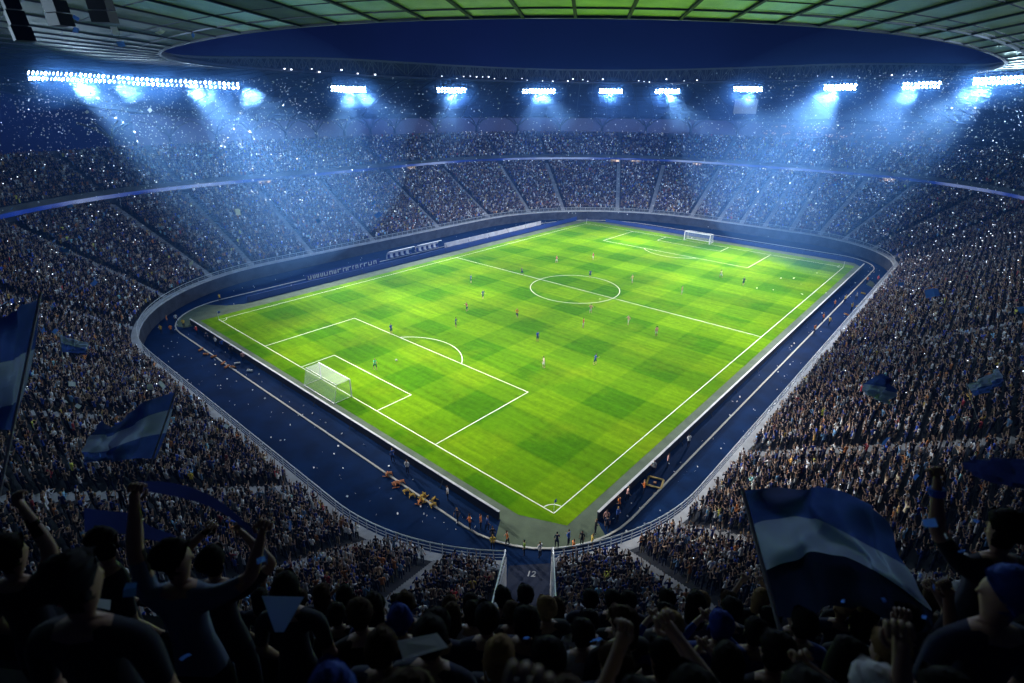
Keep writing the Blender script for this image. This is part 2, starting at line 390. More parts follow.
# tunnel
for sgn, nm in ((1, 'left'), (-1, 'right')):
    tw = empty('tunnel_wall'); tag(tw, 'pale wall with white top railing on the %s side of the corner tunnel' % nm, 'wall')
    b = MB(); o1, o2 = -sgn*TUN, -sgn*(TUN+.22)
    prof = [(0, 2.7), (.9, 2.9)]+[(LS0+LD*k, LZ0+LH*k+.3) for k in range(1, LROWS)]
    for (d0, z0), (d1, z1) in zip(prof[:-1], prof[1:]):
        a, c, e_, f = axp(d0-.1, o1), axp(d1-.1, o1), axp(d1-.1, o2), axp(d0-.1, o2)
        b.hexa([(*a, 0), (*c, 0), (*e_, 0), (*f, 0), (*a, z0+.35), (*c, z1+.35), (*e_, z1+.35), (*f, z0+.35)])
    b.build('wall_panel', 'stair', tw)
    b = MB(); om = (o1+o2)/2
    for (d0, z0), (d1, z1) in zip(prof[:-1], prof[1:]):
        b.bar((*axp(d0-.1, om), z0+1.15), (*axp(d1-.1, om), z1+1.15), .1, n=6); b.bar((*axp(d0-.1, om), z0+.3), (*axp(d0-.1, om), z0+1.15), .05)
        b.bar((*axp(d0-.1, om), z0+.75), (*axp(d1-.1, om), z1+.75), .04)
    b.build('handrail', 'rail', tw)
b = MB(); b.poly([(*axp(-2.2, -TUN), .004), (*axp(26, -TUN), .004), (*axp(26, TUN), .004), (*axp(-2.2, TUN), .004)]); o = b.build('tunnel_floor', 'track'); o['kind'] = 'structure'
o.data.materials[0] = mat('shaded tunnel floor', (.003, .010, .036), .85, var=.3, scale=.5)  # track blue darkened, the tunnel's shade put into the colour
tx = bpy.data.curves.new('floor number', 'FONT'); tx.body = '12'; tx.size = .82; tx.align_x = 'CENTER'; tx.shear = .2; tx.offset = .015
to = bpy.data.objects.new('floor_number', tx); COL.objects.link(to); bpy.context.view_layer.update()
me = bpy.data.meshes.new_from_object(to.evaluated_get(bpy.context.evaluated_depsgraph_get())); bpy.data.objects.remove(to)
me.materials.append(M['coping']); o = link(bpy.data.objects.new('floor_number', me)); q = gnd(530.5, 576.5); o.location = (q.x, q.y, .012); o.rotation_euler = (0, 0, TH+math.pi-math.pi/2)
tag(o, 'white painted number on the dark blue tunnel floor', 'marking')

# upper tier, ribbon, back wall
us = empty('upper_stand'); tag(us, 'upper seating tier behind the glowing blue ribbon board', 'grandstand')
b = MB()
for k in range(UROWS):
    s0, s1 = US0+UD*k, US0+UD*(k+1); z = UZ0+UH*k
    b.strip(r3(s0, z-(UH if k else 1.6)), r3(s0, z)); b.strip(r3(s0, z), r3(s1, z))
b.strip(r3(US0, UZ0-1.6), r3(US0-2, UZ0-1.6))
b.build('terrace', 'seat_step', us)
b = MB(); uB = US0+UD*UROWS; uZ = UZ0+UH*UROWS
b.strip(r3(uB, uZ-UH), r3(uB, uZ+.9)); b.strip(r3(uB, uZ+.9), r3(uB+.4, uZ+.9)); b.strip(r3(uB+.4, uZ+.9), r3(uB+.4, 0)); b.build('back_wall', 'concrete', us)
b = MB(); b.strip(r3(US0-.35, UZ0-1.3), r3(US0-.35, UZ0+.75)); b.strip(r3(US0-.35, UZ0+.75), r3(US0, UZ0+.75)); b.strip(r3(US0, UZ0+.75), r3(US0, UZ0)); b.strip(r3(US0, UZ0-1.3), r3(US0-.35, UZ0-1.3)); b.build('parapet', 'concrete', us)
for a in AISLES[3:33]:
    b = MB()
    for k in range(UROWS):
        s0 = US0+UD*k; z = UZ0+.02+UH*k; P0, n = rp(s0, a); P1, _ = rp(s0+UD/2, a); n = Vector(n).normalized(); q = Vector((-n.y, n.x))*.5; P0, P1 = Vector(P0), Vector(P1)
        c = [P0-q, P1-q, P1+q, P0+q]; b.hexa([(p.x, p.y, z-.2) for p in c]+[(p.x, p.y, z+.2) for p in c])
    b.build('stair', 'concrete', us)
rb = MB(); rb.strip(r3(US0-.42, UZ0-1.0), r3(US0-.42, UZ0-.25)); o = rb.build('ribbon_board', 'ribbon'); tag(o, 'long glowing blue and white ribbon board round the front of the upper tier', 'LED board')
# small lit mouths below the ribbon
for (x, y) in ((268, 188), (418, 170), (605, 160), (640, 161), (693, 164), (888, 189)):
    best = min(((abs(pr((p[0], p[1], 15.5))[0]-x)), i) for i, p in enumerate(ring(sB+.0, TUN)[0]) if pr((p[0], p[1], 15.5))[2] > 40)[1]
    p, n = rp(sB-.05, best, TUN); mo = empty('exit_doorway', (p[0], p[1], zB-LH), math.atan2(n[1], n[0])+math.pi/2)
    b = MB()
    for dx in (-1.7, 1.7): b.box((dx, .0, .8), (.3, .5, 1.6))
    b.box((0, 0, 1.68), (3.7, .5, .16)); b.build('door_frame', 'coping', mo)
    b = MB(); b.box((0, .1, 1.25), (2.9, .1, .6)); b.build('lit_panel', emit('warm exit light', (1., .72, .5), 1.2), mo)
    tag(mo, 'small warm lit exit doorway under the ribbon board', 'doorway', 'exit doorways under the ribbon board')

# ------------------------------------------------------------------ roof
OC, OA, OB, ON, OROT = Vector((66., 43.5)), 71., 62., 2.6, R(-5)
def opening(k, n, grow=0.):
    t_ = TAU*k/n; c, s_ = math.cos(t_), math.sin(t_)
    X = (OA+grow)*math.copysign(abs(c)**(2/ON), c); Y = (OB+grow)*math.copysign(abs(s_)**(2/ON), s_)
    return Vector((OC.x+X*math.cos(OROT)-Y*math.sin(OROT), OC.y+X*math.sin(OROT)+Y*math.cos(OROT)))
NO = 88
# outer roof edge: where the ray from the opening centre leaves the bowl outline
OUT = [Vector(p) for p in ring(41.)[0]]
def outer(d):
    for a, c in zip(OUT, OUT[1:]+OUT[:1]):
        e_ = c-a; den = d.x*e_.y-d.y*e_.x
        if abs(den) < 1e-9: continue
        ao = a-OC; t_ = (ao.x*e_.y-ao.y*e_.x)/den; u = (ao.x*d.y-ao.y*d.x)/den
        if t_ > 0 and -1e-6 <= u <= 1+1e-6: return OC+d*t_
    raise ValueError
def smooth(x): x = max(0., min(1., x)); return x*x*(3-2*x)
DG = Vector((math.cos(YAW), math.sin(YAW)))
ridges = []
for k in range(NO):
    p = opening(k, NO); q = outer((p-OC).normalized()); far = smooth(((p-OC).dot(DG)+45)/75)
    zi = 41.6-.4*far; zo = 46.5*(1-far)+30.2*far
    ridges.append((Vector((p.x, p.y, zi)), Vector((q.x, q.y, zo))))
def rf(k, u, dz=0.): a, c = ridges[k % NO]; p = a+(c-a)*u; return Vector((p.x, p.y, a.z+(c.z-a.z)*u**(1.5 if c.z < a.z else 1.)+dz))
roof = empty('roof'); tag(roof, 'ring shaped roof, pitch glow tinted into green panels, on dark ribs round an open oval', 'roof')
NU = 10
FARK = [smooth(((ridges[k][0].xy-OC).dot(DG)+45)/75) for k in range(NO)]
gl, dk, dl = MB(), MB(), MB()
for j in range(NU):
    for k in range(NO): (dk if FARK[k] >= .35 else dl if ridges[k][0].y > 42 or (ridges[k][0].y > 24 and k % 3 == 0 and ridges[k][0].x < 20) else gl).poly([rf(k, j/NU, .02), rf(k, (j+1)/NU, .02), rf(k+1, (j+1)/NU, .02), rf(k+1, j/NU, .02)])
gl.build('glass_panel', 'glazing', roof); dk.build('shade_dark_panel', 'deck', roof); dl.build('shade_olive_panel', 'dull', roof)  # lit and shaded copies of the roof panels, split by place
b = MB(); [b.strip([rf(k, j/NU, .75) for k in range(NO)], [rf(k, (j+1)/NU, .75) for k in range(NO)], close=True) for j in range(NU)]; b.build('top_cover', 'steel', roof)
for k in range(NO):
    b = MB()
    for j in range(NU): b.bar(rf(k, j/NU, .02), rf(k, (j+1)/NU, .02), .24, .3)
    b.build('rib', 'steel', roof)
for j in range(NU+1):
    b = MB()
    for k in range(NO): b.bar(rf(k, j/NU, .03), rf(k+1, j/NU, .03), .14 if 0 < j < NU else .4, .1 if 0 < j < NU else .3)
    b.build('purlin', 'steel', roof)
# inner ring truss standing on the roof edge
tr_ = empty('ring_truss'); tag(tr_, 'lattice steel ring truss along the inner edge of the roof opening', 'truss')
NT = 220; b = MB(); bt = [opening(k, NT, .5) for k in range(NT)]
def ztr(p): f = smooth(((p-OC).dot(DG)+20)/60); return 41.9-.4*f, 42.3*(1-f)+45.0*f
for off in (0., 1.8):
    pts = [opening(k, NT, .5+off) for k in range(NT)]
    for k in range(NT):
        a, c = pts[k], pts[(k+1) % NT]; z0, z1 = ztr(a); y0, y1 = ztr(c)
        b.bar((*a, z1), (*c, y1), .3); b.bar((*a, z0), (*c, y0), .26)
        if z1-z0 > 1.2:
            b.bar((*a, z0), (*a, z1), .14)
            b.bar((*a, z0), (*c, y1), .13) if k % 2 else b.bar((*a, z1), (*c, y0), .13)
b.build('lattice', 'lattice', tr_)
b = MB()
pts = [opening(k, NT, 2.9) for k in range(NT)]
b.strip([(*p, ztr(p)[0]-.0) for p in pts], [(*p, ztr(p)[1]+.3) for p in pts], close=True); b.build('cladding', 'steel', tr_)
lm = MB(); lm.box((0, 0, 0), (.42, .3, .3)); lme = lm.mesh('small lamp', 'ring_lamp')
for k in range(0, NT):
    p = opening(k, NT, -.1); f = (p-OC).dot(DG)
    if f > 12 and random.random() < .42:
        o = link(bpy.data.objects.new('small_lamp', lme), tr_); o.location = (p.x, p.y, ztr(p)[0]+random.uniform(.1, .9)); o.scale = [random.uniform(.4, .9)]*3

# tree shaped columns between upper tier and roof
def tree_column(p, n, z0, z1):
    o = empty('roof_column', (p[0], p[1], z0), math.atan2(n[1], n[0])); b = MB(); H = z1-z0
    b.bar((0, 0, 0), (0, 0, H*.4), .9, n=8); b.build('trunk', 'steel', o)
    for sy in (-1, 1):
        for L_, hh in ((5.5, .96), (2.6, 1.)):
            c = MB(); c.bar((0, 0, H*.36), (.2, sy*L_*.45, H*.74), .5, n=6); c.bar((.2, sy*L_*.45, H*.74), (.5, sy*L_, H*hh), .4, n=6); c.build('branch', 'steel', o)
    tag(o, 'dark branching steel column holding the roof behind the upper tier', 'column', 'tree shaped columns behind the far upper tier')
UB = uB+.6
for idx in (36.5, 39, 42, 43.5, 45, 46.5, 48, 49.5, 51, 52.9, 54.8, 56.7, 58.6, 60.5, 62.4, 64.3, 66.2, 68.2, 69.6, 71, 72.4, 73.8, 75.2, 76.6, 78.2, 80):
    p, n = rp(UB, idx); tree_column(p, n, uZ+.6, 30.9)
b = MB(); P, N = ring(uB+5.)
b.strip([(p[0], p[1], 20) for p in P[52:80]], [(p[0], p[1], 32) for p in P[52:80]]); cc = b.build('gap_glow_sheet', 'gap_glow'); tag(cc, 'glowing lavender sheet added as light seen through the gap behind the far upper tier', 'glazing')
# suites on the right: dark glazed storey with rows of small warm lamps
su = empty('suite_row'); tag(su, 'dark row of hospitality suites with small warm lights under the right roof', 'suites')
b = MB(); P, N = ring(uB+.9); P2 = P[30:53]
b.strip([(p[0], p[1], uZ+.9) for p in P2], [(p[0], p[1], 31.5) for p in P2]); b.build('glass_front', 'black', su)
b = MB(); P3, _ = ring(uB-.6); P3 = P3[30:53]
for z in (uZ+1.0, uZ+3.3, uZ+5.2):
    b.strip([(p[0], p[1], z) for p in P3], [(p[0], p[1], z+.4) for p in P3]); b.strip([(p[0], p[1], z+.4) for p in P3], [(p[0], p[1], z+.4) for p in P2])
b.build('floor_slab', 'steel', su)
lm = MB(); lm.box((0, 0, 0), (.36, .3, .3)); lme = lm.mesh('suite lamp', 'warm_lamp')
for k in range(96):
    p, n = rp(uB+.5, 38+random.random()*13.5); o = link(bpy.data.objects.new('suite_lamp', lme), su); o.location = (p[0], p[1], uZ+random.choice((1.9, 2.3, 2.9, 4.2, 4.5, 2.1))); o.scale = [random.uniform(.5, 1.1)]*3

# ------------------------------------------------------------------ floodlights
def spot(name, loc, aim, energy, size, blend=.6, col=(.86, .93, 1.), rad=1.2, parent=None):
    l = bpy.data.lights.new(name, 'SPOT'); l.energy = energy; l.spot_size = R(size); l.spot_blend = blend; l.color = col; l.shadow_soft_size = rad
    o = bpy.data.objects.new(name, l); COL.objects.link(o); o.location = loc
    o.rotation_euler = (Vector(aim)-Vector(loc)).to_track_quat('-Z', 'Y').to_euler()
    return o
lamp_b = MB()
lamp_b.bar((0, -.28, 0), (0, .12, 0), .72, .62, 0, 8)
lens_b = MB(); lens_b.poly([(.3*math.cos(TAU*i/10), .125, .27*math.sin(TAU*i/10)) for i in range(9, -1, -1)])
LAMP = lamp_b.mesh('flood lamp', 'black'); LENS = lens_b.mesh('lens', 'lamp'); LENS2 = lens_b.mesh('lens half lit', 'lamp_dim')
def lamp_in(par, dim):
    l = link(bpy.data.objects.new('lamp', LAMP), par); link(bpy.data.objects.new('lens', LENS2 if dim else LENS), l); return l
def bank(loc, wid, rows, per, rz, label, tilt=.5):
    o = empty('floodlight_bank', loc, rz); b = MB()
    for z in (-.95, .95): b.bar((-wid/2-.2, 0, z), (wid/2+.2, 0, z), .14)
    n = max(2, int(wid/1.4))
    for k in range(n+1): x = -wid/2+wid*k/n; b.bar((x, 0, -.95), (x, 0, .95), .08); b.bar((x, -.05, .95), (x, -.9, 2.6), .08)
    b.build('frame', 'steel', o)
    for r_ in range(rows):
        for k in range(per):
            dim = random.random() < .12
            l = lamp_in(o, dim)
            l.location = (-wid/2+wid*(k+.5)/per, .35, (r_-(rows-1)/2)*.72); l.rotation_euler = (-tilt+random.uniform(-.1, .1), 0, random.uniform(-.35, .35))
    tag(o, label, 'floodlights', 'floodlight banks under the roof edge'); return o
BK = [((48.8, 101., 38.1), 11.0, 14, 'bright wide floodlight bank, first one right of the long left strip'),
      ((82.6, 101., 38.5), 9.0, 11, 'small floodlight bank between the long strip and the far corner, second after the strip'),
      ((113.3, 94., 38.8), 10.5, 13, 'brightest floodlight bank on the far roof, left of the far corner'),
      ((131.1, 78.8, 39.05), 7.4, 9, 'short floodlight bank under the roof at the far corner above the centre circle'),
      ((139.5, 63.4, 39.15), 7.8, 9, 'short floodlight bank just right of the far corner one'),
      ((134.18, 36.63, 39.5), 8.0, 10, 'floodlight bank right above the hanging grey video screen'),
      ((121.82, 10.98, 39.53), 8.2, 11, 'floodlight bank between the video screen and the right end of the roof'),
      ((115.27, -5.51, 39.62), 9.0, 12, 'wide floodlight bank third from the right edge with separate square lamps'),
      ((102.56, -18.49, 39.98), 13.0, 16, 'rightmost and widest glaring floodlight bank at the right picture edge')]
CEN = Vector((57.4, 37, 0))
SPOTS = []
for (loc, wid, per, lab) in BK:
    d = (CEN-Vector(loc)); rz = math.atan2(d.y, d.x)-math.pi/2
    bank(loc, wid, 2, int(per*.9), rz, lab); SPOTS.append((Vector(loc), wid))
STR = [(-14.4, 84.3, 38.5), (-9.2, 90.1, 38.65), (-2.7, 94.9, 38.65), (4.1, 98.2, 38.45), (11.6, 100.3, 38.35), (23., 101., 38.15)]
so = empty('floodlight_strip', STR[2]); tag(so, 'long continuous strip of floodlights in two rows at the upper left', 'floodlights', 'floodlight banks under the roof edge')
b = MB(); off = Vector(STR[2]); pl = [Vector(p)-off for p in STR]
for a, c in zip(pl[:-1], pl[1:]):
    for z in (-.95, .95): b.bar(a+Vector((0, 0, z)), c+Vector((0, 0, z)), .14)
b.build('frame', 'steel', so)
seg = [(c-a).length for a, c in zip(pl[:-1], pl[1:])]; tot = sum(seg); NL = 46
for k in range(NL):
    d = tot*(k+.5)/NL; i = 0
    while d > seg[i]: d -= seg[i]; i += 1
    p = pl[i]+(pl[i+1]-pl[i])*(d/seg[i]); dr = CEN-(p+off); rz = math.atan2(dr.y, dr.x)-math.pi/2
    for r_ in (0, 1):
        dim = random.random() < (.12 if k % 12 < 5 else .45)
        l = lamp_in(so, dim); l.location = p+Vector((0, 0, (r_-.5)*.74)); l.rotation_euler = (-.5, 0, rz+random.uniform(-.2, .2))
KP = 50.
SRC = [Vector(p) for p in STR[1:]]+[p for p, _ in SPOTS]
def beam(loc, aim, rad, k, col=(1., .98, .9), blend=.7):
    d = (CEN-Vector(loc)); d.z = 0; d.normalize(); p = Vector(loc)+d*1.2+Vector((0, 0, -.3)); a = Vector(aim)-p; L_ = a.length
    spot('floodlight_beam', p, aim, k*L_*L_/(-a.z/L_), math.degrees(2*math.atan(rad/L_)), blend, col, .9)
ZX, ZY = (12, 38, 64, 90, 108), (10, 37, 64)
for zx in ZX:
    for zy in ZY:
        z = Vector((zx, zy, 0)); near = sorted(SRC, key=lambda p: abs((p-z).length-72)+RG.uniform(0, 12))[:2]
        for p in near: beam(p, z, 24, KP*.5, blend=.8)
for p, wd in SPOTS+[(Vector(STR[2]), 9), (Vector(STR[4]), 9)]:
    d = (CEN-p); d.z = 0; d.normalize(); spot('floodlight_beam', p+d*1.2+Vector((0, 0, -.3)), CEN-d*10, 62000., 92, 1., (.62, .74, 1.), .9)
# added banks, unseen above and behind the viewer, to light the far stands
NEARB = ((-36., 62.), (-40., 30.), (30., -34.), (62., -34.))
for i, (x, y) in enumerate(NEARB):
    loc = (x, y, 40.); d = CEN-Vector(loc)
    bank(loc, 10, 2, 12, math.atan2(d.y, d.x)-math.pi/2, 'added unseen floodlight bank lighting the far stands, '+('over the left end', 'over the near goal end', 'over the near right side', 'over the middle of the right side')[i])
for (x, y), aim, e_ in zip(NEARB, ((70, 98, 5), (125, 80, 6), (110, 90, 6), (136, 40, 5)), (90000., 140000., 190000., 100000.)): spot('floodlight_beam', (x+1, y+1, 39.5), aim, e_, 44, 1., (.5, .66, 1.), 1.)  # added beams from the unseen banks, aimed at the far stands
ms = bpy.data.materials.new('added beam mist'); ms.use_nodes = True; t = ms.node_tree
for n in list(t.nodes):
    if n.type != 'OUTPUT_MATERIAL': t.nodes.remove(n)
pv = t.nodes.new('ShaderNodeVolumePrincipled'); pv.inputs['Color'].default_value = (.16, .42, 1., 1); pv.inputs['Density'].default_value = .0016; pv.inputs['Anisotropy'].default_value = .3  # local mist added so that the beams show below the lamps
t.links.new(pv.outputs['Volume'], [n for n in t.nodes if n.type == 'OUTPUT_MATERIAL'][0].inputs['Volume'])
ml = ms.copy(); ml.name = 'added halo volume'; [n for n in ml.node_tree.nodes if n.type == 'PRINCIPLED_VOLUME'][0].inputs['Density'].default_value = .022  # denser added volume imitates the glare halo of the lamps
bm = bmesh.new(); bmesh.ops.create_icosphere(bm, subdivisions=4, radius=1.); mw = bpy.data.meshes.new('added mist'); bm.to_mesh(mw); bm.free(); mw.polygons.foreach_set('use_smooth', [True]*len(mw.polygons)); mw2 = mw.copy(); mw.materials.append(ms); mw2.materials.append(ml)
def puff(name, me, c, size, label):
    o = link(bpy.data.objects.new(name, me)); d = CEN-Vector(c); o.location = c; o.rotation_euler = (0, 0, math.atan2(d.y, d.x)-math.pi/2); o.scale = size; tag(o, label, 'mist', kind='stuff')
def fore(loc, k, dz): d = CEN-Vector(loc); d.z = 0; d.normalize(); return Vector(loc)+d*k+Vector((0, 0, dz))
for l, w_ in SPOTS: puff('mist', mw, fore(l, 4, -4), (13, 15, 11), 'added blue mist volume to make beams show below a floodlight bank')
puff('mist', mw, fore((6, 90, 36), 10, -9), (50, 30, 22), 'broad added mist volume to make beams show below the long floodlight strip')
puff('mist', mw, fore((98, -10, 36), 12, -9), (46, 30, 22), 'broad added mist volume to make beams show at the right of the stadium')
for l, w_ in SPOTS: puff('lamp_halo', mw2, Vector(l)+Vector((0, 0, -.4)), (w_*.5+4, 6, 4.5), 'small added volume giving the glare halo round a floodlight bank')
for p in STR: puff('lamp_halo', mw2, Vector(p)+Vector((0, 0, -.4)), (8, 6, 4.5), 'small added volume giving the glare halo round the floodlight strip')

# video screen hanging under the right roof
p = Vector((140., 38.7, 35.0)); d = CAM-p; scn = empty('video_screen', p, math.atan2(d.y, d.x)+math.pi/2)
b = MB(); b.box((0, .25, 0), (6.6, .4, 4.2)); b.build('casing', 'black', scn)
b = MB(); b.box((0, 0, 0), (6.2, .06, 3.8)); b.build('display', 'screen', scn)
b = MB()
for x in (-2.6, 2.6): b.bar((x, .25, 2.1), (x, .25, 6.3), .12)
b.build('hanger', 'steel', scn); tag(scn, 'grey video screen hanging below a floodlight bank on the far right', 'screen')

# ------------------------------------------------------------------ people
def skin_mesh(chains, extra_root=None):
    """chains: list of lists of (co, rx, ry); a chain may start with an int = index of an existing vertex"""
    vs, es, rad, roots = [], [], [], []
    for ch in chains:
        prev = None
        for it in ch:
            if isinstance(it, int): prev = it; continue
            vs.append(tuple(it[0])); rad.append((it[1], it[2] if len(it) > 2 else it[1])); i = len(vs)-1
            if prev is None: roots.append(i)
            else: es.append((prev, i))
            prev = i
    me = bpy.data.meshes.new('skeleton'); me.from_pydata(vs, es, [])
    ob = bpy.data.objects.new('skeleton', me); COL.objects.link(ob)
    md = ob.modifiers.new('skin', 'SKIN'); md.use_smooth_shade = True; md.branch_smoothing = .6
    for i, r_ in enumerate(rad): me.skin_vertices[0].data[i].radius = r_; me.skin_vertices[0].data[i].use_root = i in roots
    ss = ob.modifiers.new('sub', 'SUBSURF'); ss.levels = ss.render_levels = 1
    return ob, vs
def hand_chains(w_, d, palm, side, fist=True, r=.0095):
    """five separate fingers rooted in the palm; d = along the hand, palm = where the palm faces, side = towards the thumb"""
    w_, d, palm, side = Vector(w_), Vector(d).normalized(), Vector(palm).normalized(), Vector(side).normalized(); out = []
    for i, L_ in enumerate((.9, 1., .95, .78)):
        o_ = side*(.032-.0215*i); a = w_+d*.072+o_; k1 = a+d*.026*L_+(palm*.008 if fist else Vector())
        if fist:
            k2 = k1+palm*.03*L_+d*.006; k3 = k2-d*.026*L_+palm*.004; out.append([(a-d*.012, r*1.05), (k1, r*1.1), (k2, r), (k3, r*.88)])
        else:
            k2 = k1+d*.028*L_+palm*.008; k3 = k2+d*.022*L_+palm*.014; out.append([(a-d*.012, r*1.05), (k1, r*1.05), (k2, r), (k3, r*.8)])
    b0 = w_+d*.03+side*.03; out.append([(b0, r*1.25), (b0+side*.022+d*.026+palm*.008, r*1.15), (b0+(side*.012 if fist else side*.04)+d*.048+palm*(.032 if fist else .01), r)])
    return out
def person_mesh(name, armL, armR, detail=0, lean=0., turn=0., shorts=False, stride=0., tilt=0., long_sleeve=False, cap=False):
    """armL / armR = (elbow, wrist) offsets from the shoulder; detail 1 adds fingers, nose, ears.  Faces +Y, feet at z = 0, 1.75 m tall."""
    ly = lean
    V = {}
    ch = [[((0, 0, .95), .145, .105), ((0, ly*.25, 1.12), .14, .10), ((0, ly*.6, 1.30), .165, .115), ((0, ly*.9, 1.42), .13, .09), ((0, ly, 1.50), .056, .058)]]
    hy = ly+.02; tq = Matrix.Rotation(turn, 3, 'Z')@Matrix.Rotation(-tilt, 3, 'X')
    def hd(x, y, z): q = tq@Vector((x, y, z)); return (q.x, hy+q.y, 1.53+q.z)
    ch.append([4, (hd(0, .012, .05), .066, .072), (hd(0, .008, .12), .078, .092), (hd(0, -.004, .19), .076, .09), (hd(0, -.006, .235), .04, .05)])
    # legs
    n0 = 9
    for s_, q in ((-1, stride), (1, -stride)):
        ch.append([0, ((s_*.1, q*.15, .84), .095, .1), ((s_*.105, .02+q*.35, .5), .062, .066), ((s_*.11, -.01+q*.28-abs(q)*.2*(q < 0), .1+(.1*abs(q) if q < 0 else 0)), .042, .046), ((s_*.115, .13+q*.3, .045+(.06*abs(q) if q < 0 else 0)), .036, .04)])
    info = []
    hands = []
    for s_, (el, wr) in ((-1, armL), (1, armR)):
        S = Vector((s_*.185, ly*.85, 1.405)); E_ = S+Vector(el); W_ = S+Vector(wr); d = (W_-E_).normalized()
        info.append((S, E_, W_, s_))
        arm = [3, (S, .066, .066), (S+(E_-S)*.5, .053, .053), (E_, .042, .044), (E_+(W_-E_)*.35, .042, .043), (W_, .028, .026)]
        if detail:
            pf = Vector((0, 1, 0)); pf = (pf-d*pf.dot(d)); pf.normalize(); sd = d.cross(pf)*(1 if s_ > 0 else -1)
            if sd.dot(Vector((-s_, 0, 0))) < 0: sd = -sd
            arm += [(W_+d*.045, .036, .02), (W_+d*.075, .036, .02)]; hands += hand_chains(W_, d, pf, sd, True)
        else: arm += [(W_+d*.05, .04, .03), (W_+d*.12, .036, .03)]
        ch.append(arm)
    if detail:
        # nose, brow, chin, ears as small branches of the head
        def vi(k): return 4+k
        ch.append([vi(2), (hd(0, .074, .105), .011, .012), (hd(0, .087, .088), .008, .007)])
        for s_ in (-1, 1): ch.append([vi(2), (hd(s_*.083, -.012, .105), .012, .026), (hd(s_*.094, -.02, .115), .008, .024)])
        ch += hands
    ob, vs = skin_mesh(ch)
    dg = bpy.context.evaluated_depsgraph_get(); me = bpy.data.meshes.new_from_object(ob.evaluated_get(dg)); me.name = name
    sk = ob.data; bpy.data.objects.remove(ob); bpy.data.meshes.remove(sk)
    for m in ('skin', 'shirt', 'trousers', 'hair', 'shoe'): me.materials.append(M[m])
    npol = len(me.polygons); idx = [0]*npol; iq = tq.transposed()
    for p in me.polygons:
        c = p.center; k = 1
        hc = iq@(c-Vector((0, hy, 1.53)))
        if c.z > 1.5 and abs(hc.x) < .13 and hc.z > -.01 and abs(hc.y) < .15 and hc.length < .32:
            k = 3 if (hc.z > .2 or (hc.y < .015 and hc.z > .03 and hc.y < .015+.3*(hc.z-.1))) else 0
            if hc.y < .03 and hc.z > .15: k = 3
        elif c.z < .9:
            k = 4 if c.z < .09 else 2
            if shorts and .09 <= c.z < .52: k = 0
        else:
            for (S, E_, W_, s_) in info:
                for a, d2, lo in ((S, E_, .72), (E_, W_, 0.)):
                    ab = d2-a; u = max(0, min(1.4, (c-a).dot(ab)/ab.length_squared)); dist = (c-(a+ab*u)).length
                    if dist < .075 and (u > lo if a is S else True) and (c-S).length > .14: k = 1 if (long_sleeve and not (a is E_ and u > .95)) else 0
            if c.z > 1.47 and k == 1 and math.hypot(c.x, c.y-ly) < .085: k = 0
        idx[p.index] = k
    me.polygons.foreach_set('material_index', idx); me.polygons.foreach_set('use_smooth', [True]*npol)
    me.update(); return me
DOWN = ((-.05, -.02, -.27), (-.04, .1, -.5)); DOWNR = ((.05, -.02, -.27), (.04, .1, -.5))
UPL = ((-.12, .05, .22), (-.06, .1, .48)); UPR = ((.12, .05, .22), (.06, .1, .48))
HIL = ((-.14, .12, .1), (-.1, .2, .36)); HIR = ((.14, .12, .1), (.1, .2, .36))
CLL = ((-.1, .12, -.2), (.12, .3, -.06)); CLR = ((.1, .12, -.2), (-.12, .3, -.06))
POL = ((-.1, .2, -.12), (.06, .34, .12)); POR = ((.1, .2, -.12), (-.06, .34, .12))
CROSS = ((-.06, .03, -.27), (.14, .22, -.2)), ((.06, .03, -.27), (-.14, .22, -.2))
VAR = [person_mesh('spectator arms down', DOWN, DOWNR, lean=.04),
       person_mesh('spectator both arms raised', UPL, UPR),
       person_mesh('spectator right arm raised', DOWN, UPR, lean=.03),
       person_mesh('spectator left arm raised', HIL, DOWNR, lean=.03),
       person_mesh('spectator clapping', CLL, CLR, lean=.05, long_sleeve=True),
       person_mesh('spectator holding phone', POL, POR, lean=.05),
       person_mesh('spectator arms folded', *CROSS, lean=.02, long_sleeve=True)]
pc = bpy.data.collections.new('spectator shapes')
for i, me in enumerate(VAR): pc.objects.link(bpy.data.objects.new('spectator_%s' % 'abcdefg'[i], me))

